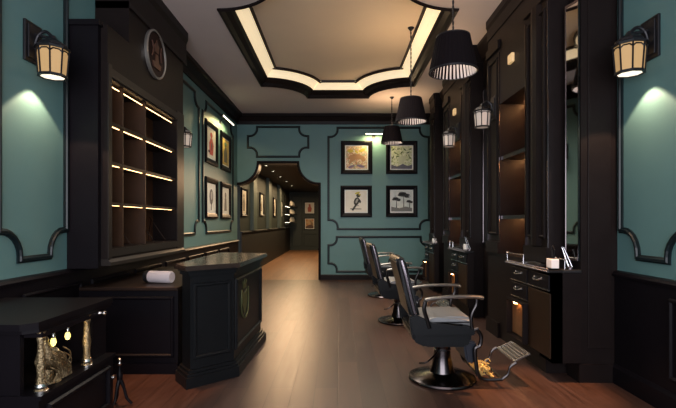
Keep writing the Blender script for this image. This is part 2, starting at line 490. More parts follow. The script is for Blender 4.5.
# slim display stands (photo shows thin leaning rods on bottom row)
for i, (yy, zz) in enumerate([(0.55, 1.161), (1.15, 1.161), (1.5, 1.161)]):
    bm = BM(); tube(bm, [(0.30, yy, zz), (0.10, yy - 0.02, zz + 0.30)], 0.004, 6); tube(bm, [(0.10, yy - 0.06, zz + 0.0), (0.12, yy - 0.02, zz + 0.27)], 0.004, 6)
    o = link('display_easel', bm, M_brown, None, loc=(-2.44, 4.10, 0.002))
    tag(o, ['thin wooden easel on bottom cabinet shelf, nearest the camera', 'thin wooden easel on bottom cabinet shelf, middle one of three', 'thin wooden easel on bottom cabinet shelf, farthest from the camera'][i], 'easel', 'easels on the bottom shelf')
# round medallion with crest
t = thing('medallion', 'round medallion with silver rim and crest above the lit cabinet shelves', 'wall ornament', (-2.10 + 0.001, 5.14, 3.31))
bm = BM(); lathe(bm, [(0.0, 0.0), (0.25, 0.0), (0.25, 0.02), (0.0, 0.025)], n=40, axis='X'); link('disc', bm, mat('oxblood_disc', (0.022, 0.010, 0.009), 0.5, spec=0.1), t, True)
bm = BM(); lathe(bm, [(0.248, 0.0), (0.268, 0.0), (0.272, 0.03), (0.258, 0.04), (0.248, 0.03)], n=48, axis='X', cap=False)
link('rim', bm, mat('dull_silver', (0.45, 0.42, 0.38), 0.4, metal=0.8), t, True)
bm = BM()
F = lambda u, v, h: (h, u, v)
prism(bm, [(-0.05, 0.02), (0.05, 0.02), (0.06, 0.10), (0.02, 0.13), (0.0, 0.17), (-0.02, 0.13), (-0.06, 0.10)], 0.02, 0.035, F)
prism(bm, [(-0.09, -0.16), (0.09, -0.16), (0.12, -0.10), (0.05, -0.09), (0.03, 0.0), (-0.03, 0.0), (-0.05, -0.09), (-0.12, -0.10)], 0.02, 0.035, F)
tube(bm, [(0.03, -0.13, -0.05), (0.035, -0.10, 0.05), (0.03, -0.13, 0.12)], 0.008, 6); tube(bm, [(0.03, 0.13, -0.05), (0.035, 0.10, 0.05), (0.03, 0.13, 0.12)], 0.008, 6)
link('crest', bm, mat('bronze_relief', (0.14, 0.07, 0.05), 0.4, metal=0.6), t)

# ------------------------------------------------------------------ low side counter with rolled towel
t = thing('side_counter', 'low black panelled counter below the display cabinet', 'counter', (-2.375, 4.15, 0))
bm = BM(); box(bm, 0, 0, 0.10, 0.90, 1.9, 0.77); box(bm, 0, 0.05, 0, 0.90, 1.88, 0.10); link('body', bm, M_dark2, t)
bm = BM(); box(bm, -0.0, -0.03, 0.77, 0.905, 1.9, 0.80, 0.006); link('top', bm, M_brown, t)
bm = BM(); F = lambda u, v, h: (u, -h, v)
sweep(bm, [(0.1, 0.17), (0.85, 0.17), (0.85, 0.70), (0.1, 0.70)], MOULD, F); box(bm, 0, -0.015, 0.0, 0.90, 0.0, 0.10)
link('door', bm, M_dark2, t)
t = thing('rolled_towel', 'grey rolled towel lying on the low side counter', 'towel', (-1.76, 4.42, 0.80 + 0.062), math.radians(-14))
t.scale = (1.12, 1.12, 1.12)
bm = BM(); lathe(bm, [(0.0, -0.13), (0.045, -0.132), (0.052, -0.12), (0.052, 0.12), (0.045, 0.132), (0.0, 0.13)], n=20, axis='X'); link('roll', bm, M_towel, t, True)
bm = BM(); lathe(bm, [(0.054, -0.125), (0.054, -0.085), (0.0525, -0.085), (0.0525, -0.125)], n=20, axis='X', cap=False); link('band', bm, M_black, t, True)

# ------------------------------------------------------------------ reception desk
t = thing('reception_desk', 'dark reception desk with stone top and canted front beside the walkway', 'desk', (-1.2, 4.7, 0))
R0 = [(-1.40, 3.98), (-1.26, 3.80), (-0.93, 4.10), (-0.89, 5.32), (-1.40, 5.45)]
loc = lambda P: [(x + 1.2, y - 4.7) for x, y in P]


def inset(P, d):
    n = len(P); out = []
    for i in range(n):
        a = Vector(P[i - 1]); b = Vector(P[i]); c = Vector(P[(i + 1) % n])
        d0 = (b - a).normalized(); d1 = (c - b).normalized()
        n0 = Vector((-d0.y, d0.x)); n1 = Vector((-d1.y, d1.x)); m = (n0 + n1) / max(0.3, 1 + n0.dot(n1))
        out.append((b.x + m.x * d, b.y + m.y * d))
    return out


P = loc(R0)
bm = BM(); prism(bm, inset(P, 0.02), 0.12, 0.97, lambda u, v, h: (u, v, h)); link('body', bm, M_desk, t)
bm = BM()
for z0, z1, d in ((0, 0.09, -0.035), (0.09, 0.115, -0.02), (0.115, 0.14, 0.0)): prism(bm, inset(P, d), z0, z1, lambda u, v, h: (u, v, h))
link('plinth', bm, M_desk, t)
bm = BM()
for z0, z1, d in ((0.94, 0.97, 0.0), (0.97, 0.99, -0.015)): prism(bm, inset(P, d), z0, z1, lambda u, v, h: (u, v, h))
link('cornice', bm, M_desk, t)
bm = BM(); prism(bm, inset(P, -0.045), 0.99, 1.02, lambda u, v, h: (u, v, h)); prism(bm, inset(P, -0.035), 1.02, 1.03, lambda u, v, h: (u, v, h)); link('top', bm, M_desktop, t)


def face_frame(a, b, inset_d=0.02):
    a = Vector((*a, 0)); b = Vector((*b, 0)); d = (b - a); L_ = d.length; d.normalize(); nrm = Vector((d.y, -d.x, 0))
    return L_, (lambda u, v, h: tuple(a + d * u + nrm * (h - inset_d) + Vector((0, 0, v))))


for i, (k0, k1) in enumerate(((1, 2), (2, 3))):
    L_, F = face_frame(P[k0], P[k1])
    bm = BM(); m_ = 0.06
    sweep(bm, [(m_, 0.24), (L_ - m_, 0.24), (L_ - m_, 0.86), (m_, 0.86)], MOULD, F)
    link('panel_moulding', bm, M_desk, t)
L_, F = face_frame(P[2], P[3])
bm = BM()
M_em = mat('faded_gilt_green', (0.10, 0.11, 0.045), 0.5, metal=0.4)
cx, cz = 0.40, 0.62
prism(bm, [(cx - 0.09, cz + 0.10), (cx - 0.09, cz - 0.02), (cx, cz - 0.13), (cx + 0.09, cz - 0.02), (cx + 0.09, cz + 0.10), (cx, cz + 0.07)], 0.0, 0.008, F)
prism(bm, [(cx - 0.05, cz + 0.12), (cx + 0.05, cz + 0.12), (cx + 0.08, cz + 0.20), (cx + 0.03, cz + 0.16), (cx, cz + 0.22), (cx - 0.03, cz + 0.16), (cx - 0.08, cz + 0.20)], 0.0, 0.008, F)
for s in (-1, 1):
    q = [F(cx + s * 0.02, cz - 0.17, 0.008), F(cx + s * 0.12, cz - 0.12, 0.008), F(cx + s * 0.15, cz, 0.008), F(cx + s * 0.13, cz + 0.12, 0.008)]
    tube(bm, curve_pts(q, 4), 0.008, 6)
link('crest', bm, M_em, t)

# ------------------------------------------------------------------ console with the gilded figure (front left)
t = thing('console_cabinet', 'black ornate console cabinet with gilded columns, front left corner', 'cabinet', (-2.38, 2.42, 0))
w, l = 0.77, 0.80
bm = BM(); prism(bm, [(-0.0, -0.06), (w - 0.06, -0.06), (w + 0.0, 0.0), (w + 0.0, l), (-0.0, l)], 0.825, 0.86, lambda u, v, h: (u, v, h)); prism(bm, [(0, -0.03), (w - 0.07, -0.03), (w - 0.01, 0.02), (w - 0.01, l), (0, l)], 0.80, 0.825, lambda u, v, h: (u, v, h))
link('top', bm, M_dark2, t)
bm = BM()
box(bm, 0, 0, 0.06, w, l, 0.44); box(bm, 0, 0, 0.44, 0.35, l, 0.80); box(bm, 0.35, 0, 0.44, w - 0.1, 0.03, 0.80); box(bm, 0.35, 0.62, 0.44, w - 0.05, l, 0.80)
box(bm, 0, -0.01, 0, w + 0.01, l, 0.06); box(bm, 0.3, -0.01, 0.44, w + 0.02, l + 0.0, 0.465)
box(bm, 0.35, 0.03, 0.77, w, 0.62, 0.80)
link('body', bm, M_dark2, t)
for y in (0.05, 0.50):
    bm = BM(); lathe(bm, [(0.030, 0), (0.034, 0.015), (0.026, 0.03), (0.030, 0.045), (0.022, 0.06), (0.020, 0.10), (0.026, 0.16), (0.020, 0.21), (0.017, 0.27), (0.022, 0.30), (0.017, 0.315), (0.026, 0.335)], c=(w - 0.02, y, 0.465), n=16)
    link('column', bm, M_figure, t, True)
    bm = BM(); lathe(bm, [(0.036, 0), (0.036, 0.012), (0.028, 0.02), (0.034, 0.035), (0.028, 0.05)], c=(w - 0.02, y, 0.4655), n=16); link('column_base', bm, M_silver, t, True)
for y, z in ((0.32, 0.25), (0.74, 0.31), (0.62, 0.785)):
    bm = BM(); lathe(bm, [(0.014, 0.0), (0.008, 0.01), (0.008, 0.02), (0.017, 0.03), (0.015, 0.042), (0.0, 0.046)], c=(w + 0.0, y, z), n=12, axis='X'); link('knob', bm, M_silver, t, True)
bm = BM()
sweep(bm, [(0.08, 0.13), (0.72, 0.13), (0.72, 0.38), (0.08, 0.38)], MOULD, lambda u, v, h: (w + h, u, v)); link('drawer', bm, M_dark2, t)
# small pendant bulbs under its top
for k, (y, z) in enumerate(((0.22, 0.70), (0.36, 0.70), (0.12, 0.72))):
    lit = k < 2
    b = thing('hanging_bulb', ['nearer yellow glowing bulb hanging under console top', 'farther yellow glowing bulb hanging under console top', 'unlit small bulb hanging under console top'][k], 'bulb', (-2.38 + w - 0.06, 2.42 + y, z), 0, 'bulbs under the console top')
    bm = BM(); lathe(bm, [(0.0, -0.028), (0.010, -0.024), (0.016, -0.008), (0.014, 0.01), (0.008, 0.022)], n=12); link('glass', bm, M_bulb if lit else M_bulb_off, b, True)
    if lit: point('bulb_glow', (-2.38 + w - 0.06, 2.42 + y, z - 0.045), 0.35, (1.0, 0.75, 0.4), 0.015)
    bm = BM(); lathe(bm, [(0.010, 0.02), (0.011, 0.045), (0.004, 0.055), (0.003, 0.77 - z)], n=10); link('holder', bm, M_silver, b, True)
# gilded draped seated figure
g = thing('gilded_figurine', 'gold draped seated figurine inside the console niche', 'figurine', (-2.38 + w - 0.075, 2.42 + 0.21, 0.465))


def skin_mesh(name, verts, edges, radii, m, parent, sub=2):
    me = bpy.data.meshes.new(name); me.from_pydata([Vector(v) for v in verts], edges, []); me.update()
    o = bpy.data.objects.new(name, me); C.objects.link(o); o.parent = parent
    md = o.modifiers.new('skin', 'SKIN'); md.use_smooth_shade = True
    for i, r in enumerate(radii):
        rr = r if isinstance(r, tuple) else (r, r)
        me.skin_vertices[0].data[i].radius = rr
    me.skin_vertices[0].data[0].use_root = True
    sb = o.modifiers.new('subdiv', 'SUBSURF'); sb.levels = sub; sb.render_levels = sub
    me.materials.append(m); return o


V = [(0, 0.0, 0.07), (0, -0.015, 0.13), (0, -0.03, 0.19), (0.0, -0.035, 0.222), (0.005, -0.035, 0.25),      # pelvis, waist, chest, neck, head
     (0.03, 0.05, 0.10), (0.03, 0.10, 0.03), (0.04, 0.14, 0.012),                                            # near leg: hip-knee-foot
     (-0.03, 0.05, 0.07), (-0.02, 0.09, 0.018), (0.0, 0.13, 0.012),
     (0.035, 0.0, 0.19), (0.045, 0.035, 0.145), (0.035, 0.08, 0.125),
     (-0.035, -0.03, 0.19), (-0.04, -0.06, 0.13), (-0.02, -0.05, 0.08)]
E = [(0, 1), (1, 2), (2, 3), (3, 4), (0, 5), (5, 6), (6, 7), (0, 8), (8, 9), (9, 10), (2, 11), (11, 12), (12, 13), (2, 14), (14, 15), (15, 16)]
Rr = [0.04, 0.032, 0.038, 0.012, 0.021, 0.024, 0.018, 0.01, 0.024, 0.018, 0.01, 0.016, 0.012, 0.008, 0.016, 0.012, 0.009]
skin_mesh('body', V, E, Rr, M_figure, g)
bm = BM()
for a in range(7):
    tt = a / 6
    tube(bm, curve_pts([(0.035 - 0.01 * tt, -0.05 + 0.03 * tt, 0.20 - 0.03 * tt), (0.055, -0.02 + 0.05 * tt, 0.13 - 0.015 * tt), (0.05, 0.01 + 0.09 * tt, 0.06), (0.045, -0.04 + 0.17 * tt, 0.008)], 4), [0.006] * 4 + [0.009] * 5 + [0.011] * 4, 6)
rf = random.Random(3)
for a in range(16):
    y_ = -0.05 + 0.17 * rf.random(); x_ = 0.045 + 0.02 * rf.random(); z_ = 0.05 + 0.12 * rf.random()
    tube(bm, curve_pts([(x_ - 0.01, y_ - 0.03, z_ + 0.03), (x_ + 0.008, y_, z_), (x_, y_ + 0.03, max(0.01, z_ - 0.04)), (x_ - 0.01, y_ + 0.02, max(0.008, z_ - 0.07))], 3), 0.0045, 5)
lathe(bm, [(0.045, 0.0), (0.06, 0.004), (0.055, 0.012), (0.04, 0.02)], c=(0.0, 0.0, 0.0), n=16)
tube(bm, [(0.0, -0.05, 0.02), (0, -0.03, 0.08)], [0.045, 0.04], 10)
link('drapery', bm, M_figure, g, True)
bm = BM(); bmesh.ops.create_uvsphere(bm, u_segments=12, v_segments=8, radius=0.024, matrix=Matrix.Translation((-0.004, -0.043, 0.257))); link('hair', bm, M_figure, g, True)
# little curved stool foot right of the console
t = thing('ornate_stand', 'small black scroll-legged stand with silver finial beside console', 'stand', (-1.66, 3.42, 0))
bm = BM()
for a in range(3):
    an = a * 2 * PI / 3 + 0.3
    q = [(0.0, 0, 0.22), (0.03 * math.cos(an), 0.03 * math.sin(an), 0.14), (0.05 * math.cos(an), 0.05 * math.sin(an), 0.06), (0.085 * math.cos(an), 0.085 * math.sin(an), 0.012)]
    bm2 = BM(); tube(bm2, curve_pts(q, 4), [0.014] * 4 + [0.011] * 5 + [0.010] * 4, 8); link('leg', bm2, M_dark2, t, True)
lathe(bm, [(0.02, 0.20), (0.024, 0.25), (0.012, 0.27), (0.012, 0.31)], n=12); link('column', bm, M_dark2, t, True)
bm = BM(); lathe(bm, [(0.010, 0.31), (0.016, 0.325), (0.01, 0.34), (0.014, 0.355), (0.0, 0.375)], n=12); link('finial', bm, M_silver, t, True)

# ------------------------------------------------------------------ fitted units on the right wall
XF = 1.955; XR = 2.44


def unit(i, y0, full, label):
    t = thing('wall_unit', label, 'wall cabinet', (XF, y0, 0))
    d = XR - XF
    pw, nw, qw = 0.51, 0.75, 0.43
    end = pw + nw + qw if full else 0.46
    bm = BM()
    box(bm, 0, 0, 0, d, pw if full else end, 3.76)
    if full:
        box(bm, 0, pw + nw, 0, d, end, 3.76); box(bm, 0, pw, 0, d, pw + nw, 1.02); box(bm, 0, pw, 2.82, d, pw + nw, 3.76)
    link('carcass', bm, M_dark, t)
    bm = BM()
    F = lambda u, v, h: (-h, u, v)
    for a, b in (((0, pw), (pw + nw, end)) if full else ((0, end),)):
        # fluted half columns on the pilaster face
        n = 3 if b - a > 0.45 else 2
        lathe_w = (b - a)
        box(bm, -0.03, a, 0.0, 0.0, b, 0.18); box(bm, -0.03, a, 1.02, 0.0, b, 1.16); box(bm, -0.03, a, 3.5, 0.0, b, 3.6)
        sweep(bm, [(a + 0.07, 1.26), (b - 0.07, 1.26), (b - 0.07, 3.4), (a + 0.07, 3.4)], MOULD, F)
        if n == 3:
            prism(bm, [(0.0, a + 0.15), (0.035, a + 0.19), (0.045, (a + b) / 2), (0.035, b - 0.19), (0.0, b - 0.15)], 1.17, 3.5, lambda u, v, h: (-u, v, h))
    link('pilaster', bm, M_dark, t)
    bm = BM(); prism(bm, [(0.03, 3.72), (-0.012, 3.74), (-0.015, 3.88), (-0.03, 3.92), (-0.03, 4.0), (0.03, 4.0)], 0, end + 0.0, lambda u, v, h: (u, h, v)); 
    # return of the crown on the near side
    box(bm, 0, -0.02, 3.74, 0.165, 0.0, 4.0)
    link('cornice', bm, M_dark, t)
    bm = BM()
    for y in ((0.004, pw - 0.012, pw + nw + 0.002, end - 0.014) if full else (0.004, end - 0.014)): box(bm, -0.012, y, 1.16, -0.0, y + 0.010, 3.45)
    link('edge_trim', bm, M_chrome_d, t)
    if full:
        bm = BM(); box(bm, d - 0.10, pw, 1.02, d - 0.01, pw + nw, 2.82); link('back_panel', bm, M_amber, t)
        for z in (1.44, 2.15):
            bm = BM(); box(bm, 0.02, pw, z, d - 0.10, pw + nw, z + 0.03); s = link('shelf', bm, M_brown, t)
            bm = BM(); box(bm, 0.008, pw, z - 0.006, 0.02, pw + nw, z + 0.036); link('edge_band', bm, M_chrome_d, s)
        for z in (1.44, 2.15, 2.82):
            bm = BM(); box(bm, d - 0.20, pw + 0.04, z - 0.012, d - 0.18, pw + nw - 0.04, z - 0.002); link('led_strip', bm, M_led2, t)
        bm = BM(); box(bm, -0.035, pw + 0.30, 3.18, 0.0, pw + 0.42, 3.28, 0.006); link('square_light', bm, M_sq, t)
    return t


M_amber = mat('amber_niche_wood', (0.17, 0.075, 0.034), 0.4, var=0.3, vscale=9)
M_led2 = mat('bright_led_strip', (1, 0.8, 0.5), 0.5, emit=(1.0, 0.48, 0.18), es=75.0)
M_sq = mat('square_amber_glass', (0.8, 0.6, 0.35), 0.4, emit=(1.0, 0.62, 0.26), es=0.35)
SY = 2.45
unit(0, 4.17, True, 'nearest tall dark wall unit with lit shelf niche, right side')
unit(1, 4.17 + SY, True, 'second tall dark wall unit with lit niche, behind the second chair')
unit(2, 4.17 + 2 * SY, False, 'narrow far dark wall unit at the end of the right side')

# mirror bays
bays = [(4.121, 4.169, 'x'), (5.861, 6.619, ''), (8.311, 9.069, '')]
for i, (a, b, _) in enumerate(bays):
    if i == 0:
        t = thing('mirror', 'tall narrow wall mirror beside the right foreground pilaster, reflecting the ceiling', 'mirror', (2.12, 3.935, 1.08))
        A = (-0.020, 0.0); B = (-0.060, 0.135)   # turned slightly towards the door
        def wedge(bm, e0, e1, z0, z1, o0, o1):
            a_ = Vector(A); b_ = Vector(B); d_ = (b_ - a_); n_ = Vector((-d_.y, d_.x)).normalized()
            q = [a_ + d_ * e0 + n_ * o0, a_ + d_ * e1 + n_ * o0, a_ + d_ * e1 + n_ * o1, a_ + d_ * e0 + n_ * o1]
            prism(bm, [tuple(v) for v in q], z0, z1, lambda u, v, h: (u, v, h))
        bm = BM(); wedge(bm, 0.0, 1.0, 0.0, 2.25, -0.006, 0.0); link('glass', bm, M_mirror, t)
        bm = BM(); wedge(bm, -0.06, 0.0, -0.02, 2.27, -0.008, 0.006); wedge(bm, 1.0, 1.05, -0.02, 2.27, -0.008, 0.004); wedge(bm, 0.0, 1.0, 2.25, 2.27, -0.008, 0.004); wedge(bm, 0.0, 1.0, -0.02, 0.0, -0.008, 0.004); link('frame', bm, M_chrome_d, t)
        bm = BM(); wedge(bm, 0.0, 1.0, -0.02, 2.27, -0.016, -0.009); link('backing', bm, M_dark, t)
        continue
    bm = BM(); box(bm, 2.14, a, 0, 2.44, b, 3.76); prism(bm, [(0.0, 3.76), (-0.03, 3.78), (-0.10, 3.96), (-0.10, 4.0), (0.3, 4.0), (0.3, 3.76)], a, b, lambda u, v, h: (2.14 + u, h, v))
    struct('wall_right_recess', bm, M_dark)
    t = thing('mirror', ['', 'tall wall mirror between the first and second wall units', 'tall wall mirror between second wall unit and narrow far unit'][i], 'mirror', (2.138, a, 1.08))
    bm = BM(); box(bm, -0.016, 0.04, 0.02, -0.002, b - a - 0.04, 2.23); link('glass', bm, M_mirror, t)
    bm = BM(); sweep(bm, [(0.03, 0.01), (b - a - 0.03, 0.01), (b - a - 0.03, 2.24), (0.03, 2.24)], [(-0.014, 0), (-0.014, 0.02), (0.014, 0.02), (0.014, 0)], lambda u, v, h: (-h, u, v)); link('frame', bm, M_chrome_d, t)
bm = BM(); box(bm, 2.30, 9.531, 0, 2.44, 10.9, 3.76); struct('wall_right_end', bm, M_dark)

# ------------------------------------------------------------------ work counters
M_counter = mat('black_speckled_counter', (0.02, 0.02, 0.021), 0.25, coat=0.4)


def counter(y0, label):
    XC = 1.865
    t = thing('vanity_counter', label, 'counter', (XC, y0, 0))
    L_ = 0.97; dp = XF - XC - 0.001
    first = y0 < 4.1
    bm = BM()
    box(bm, 0, 0, 0.17, dp, L_, 0.955)
    if first: box(bm, 0, 0, 0.17, 0.25, 0.25, 0.955)
    # rounded far end
    bmesh.ops.bevel(bm, geom=[e for e in bm.edges if abs(e.verts[0].co.x) < 1e-4 and abs(e.verts[1].co.x) < 1e-4 and abs(e.verts[0].co.y - L_) < 1e-4 and abs(e.verts[1].co.y - L_) < 1e-4], offset=0.06, segments=4, affect='EDGES')
    link('body', bm, M_dark, t)
    bm = BM(); box(bm, -0.05, -0.015, 0.955, dp, L_ + 0.02, 0.985, 0.008)
    if first: box(bm, -0.05, -0.015, 0.955, 0.25, 0.262, 0.985, 0.008)
    link('top', bm, M_counter, t)
    # beaded front edge
    bm = BM()
    nb = 34
    for k in range(nb):
        for r_ in (0, 1):
            bmesh.ops.create_icosphere(bm, subdivisions=1, radius=0.0065, matrix=Matrix.Translation((-0.052 + r_ * 0.018, 0.0 + (L_) * (k + 0.5 * r_) / nb, 0.970 + r_ * 0.018)))
    link('beaded_edge', bm, mat('dull_beading', (0.22, 0.20, 0.20), 0.35, metal=0.9), t)
    F = lambda u, v, h: (-h, u, v)
    for a, b, z0, z1, lit in ((0.04, 0.46, 0.80, 0.93, 0), (0.50, 0.90, 0.80, 0.93, 0), (0.50, 0.90, 0.63, 0.77, 0)):
        bm = BM(); box(bm, -0.014, a, z0, 0.0, b, z1, 0.004)
        dr = link('drawer', bm, M_dark2, t)
        bm = BM(); c = (a + b) / 2
        tube(bm, curve_pts([(-0.014, c - 0.07, z1 - 0.045), (-0.04, c - 0.05, z1 - 0.055), (-0.045, c, z1 - 0.06), (-0.04, c + 0.05, z1 - 0.055), (-0.014, c + 0.07, z1 - 0.045)], 4), 0.007, 8)
        box(bm, -0.018, c - 0.085, z1 - 0.055, -0.012, c - 0.06, z1 - 0.03); box(bm, -0.018, c + 0.06, z1 - 0.055, -0.012, c + 0.085, z1 - 0.03)
        link('handle', bm, M_silver, dr, True)
        bm = BM(); box(bm, -0.018, a, z0 - 0.008, 0.0, b, z0); link('lip', bm, M_silver, dr)
    bm = BM(); box(bm, -0.012, 0.02, 0.20, 0.0, 0.47, 0.77, 0.004); link('door', bm, mat('warm_walnut_door', (0.028, 0.015, 0.008), 0.45, spec=0.15, var=0.3, vscale=6), t)
    bm = BM(); sweep(bm, [(0.50, 0.22), (0.90, 0.22), (0.90, 0.58), (0.50, 0.58)], [(-0.02, 0), (-0.02, 0.06), (0.0, 0.06), (0.0, 0)], F); link('niche_frame', bm, M_dark, t)
    bm = BM(); box(bm, -0.006, 0.52, 0.24, 0.0, 0.88, 0.56); link('niche_back', bm, mat('warm_niche_wood', (0.16, 0.075, 0.03), 0.5, var=0.3, vscale=12), t)
    bm = BM(); lathe(bm, [(0.0, 0), (0.03, 0), (0.034, 0.012), (0, 0.012)], c=(-0.03, 0.70, 0.566), n=14); link('puck_light', bm, mat('warm_puck_led', (1, .7, .4), 0.5, emit=(1.0, 0.50, 0.18), es=30), t)
    return t


def rail(c, rz, w_, label):
    t = thing('chrome_rail', label, 'rail', c, rz, 'chrome rails on the counters')
    bm = BM(); tube(bm, [(0.0, 0, 0), (0, 0, 0.085), (0.0, w_, 0.085), (0, w_, 0)], 0.006, 8)
    link('bar', bm, M_chrome, t, True)
    bm = BM(); bmesh.ops.create_uvsphere(bm, u_segments=10, v_segments=6, radius=0.012, matrix=Matrix.Translation((0, 0, 0.085))); link('finial', bm, M_chrome, t, True); bm = BM(); bmesh.ops.create_uvsphere(bm, u_segments=10, v_segments=6, radius=0.012, matrix=Matrix.Translation((0, w_, 0.085)))
    link('finial', bm, M_chrome, t, True)


ord_ = ['nearest', 'middle', 'farthest']
for i in range(3):
    y0 = 3.915 + SY * i
    if i == 2: y0 = 8.70
    counter(y0 if i == 0 else y0 + (0.10 if i == 1 else 0.0), '%s black vanity counter with silver beaded edge, on the right' % ord_[i])
    yb = y0 + (0.10 if i == 1 else 0)
    zc = 0.987
    if i < 3:
        # tray with rolled edge
        o = thing('tool_tray', 'small black tray of tools on the %s vanity counter' % ord_[i], 'tray', (1.885, yb + (0.42 if i == 0 else 0.55), zc), 0, 'trays on the vanity counters')
        bm = BM(); box(bm, -0.045, -0.18, 0, 0.045, 0.18, 0.006); sweep(bm, [(-0.045, -0.18), (0.045, -0.18), (0.045, 0.18), (-0.045, 0.18)], [(0, 0), (0, 0.02), (0.006, 0.02), (0.006, 0)], lambda u, v, h: (u, v, h))
        link('pan', bm, M_black, o)
        bm = BM(); tube(bm, [(0.01, -0.14, 0.018), (0.01, 0.0, 0.02), (-0.02, 0.10, 0.018)], [0.012, 0.016, 0.010], 8); link('clipper', bm, M_black, o, True)
        bm = BM(); tube(bm, [(-0.02, -0.1, 0.012), (-0.02, 0.05, 0.012)], 0.006, 8); link('comb', bm, M_chrome_d, o, True)
        # white jar with utensils
        jy = yb + (0.12 if i == 0 else 0.25)
        jx = 1.925 if i == 0 else 1.915
        o = thing('white_jar', 'white square jar holding dark tools on the %s vanity counter' % ord_[i], 'jar', (jx, jy, zc), 0, 'white jars on the vanity counters')
        bm = BM(); box(bm, -0.035, -0.05, 0, 0.035, 0.05, 0.085, 0.006); link('pot', bm, M_white, o)
        bm = BM(); box(bm, -0.028, -0.042, 0.085, 0.028, 0.042, 0.089); link('rim', bm, M_black, o)
        bm = BM(); tube(bm, [(0, -0.02, 0.086), (0.0, -0.035, 0.17)], 0.006, 6); tube(bm, [(0.01, 0.02, 0.086), (0.01, 0.04, 0.16)], 0.008, 6); tube(bm, [(-0.01, 0.0, 0.086), (-0.01, 0.0, 0.19)], 0.004, 6); tube(bm, curve_pts([(0, -0.035, 0.165), (0, 0.0, 0.20), (0, 0.04, 0.16)], 4), 0.003, 6)
        link('tools', bm, M_black, o)
        # upright bottle / shears
        by = yb + (0.045 if i == 0 else 0.12)
        o = thing('shears_stand', 'steel shears standing on the %s vanity counter beside white jar' % ord_[i], 'shears', (2.03 if i == 0 else 1.91, by, zc), 0, 'shears on the vanity counters')
        bm = BM(); tube(bm, [(0, 0.0, 0.02), (-0.05, 0.02, 0.19)], [0.008, 0.003], 8); tube(bm, [(0.03, 0.0, 0.02), (-0.035, 0.02, 0.19)], [0.008, 0.003], 8); link('blades', bm, M_chrome, o, True)
        bm = BM(); lathe(bm, [(0.036, 0.0), (0.036, 0.012), (0.018, 0.018), (0.012, 0.03)], c=(0.01, 0, 0), n=16); link('base', bm, M_chrome_d, o, True)
rail((1.982, 3.93 + 0.0, 0.987), 0, 0.16, 'chrome rail with ball ends at near end of the nearest counter')
rail((1.830, 4.44, 0.987), 0, 0.42, 'chrome rail with ball ends at far end of the nearest counter')
rail((1.845, 7.22, 0.987), 0, 0.20, 'chrome rail with ball ends on the middle counter')

M_coldark = mat('dark_gunmetal', (0.09, 0.08, 0.082), 0.22, metal=1.0)
M_foot = mat('blackened_steel', (0.05, 0.045, 0.045), 0.28, metal=1.0)
M_arm = mat('satin_grey_armrest', (0.22, 0.22, 0.215), 0.28, metal=0.85)
# ------------------------------------------------------------------ barber chair (faces +X)


def rprism(bm, prof, y0, y1, bev=0.012, seg=2):
    """side profile (x,z) extruded across y, edges softened"""
    n0 = len(bm.verts)
    a = [bm.verts.new((x, y0, z)) for x, z in prof]; b = [bm.verts.new((x, y1, z)) for x, z in prof]
    n = len(prof); bm.faces.new(a[::-1]); bm.faces.new(b); ed = []
    for k in range(n): bm.faces.new((a[k], a[(k + 1) % n], b[(k + 1) % n], b[k]))
    vs = set(a + b); ed = [e for e in bm.edges if e.verts[0] in vs and e.verts[1] in vs]
    if bev: bmesh.ops.bevel(bm, geom=ed, offset=bev, segments=seg, affect='EDGES')


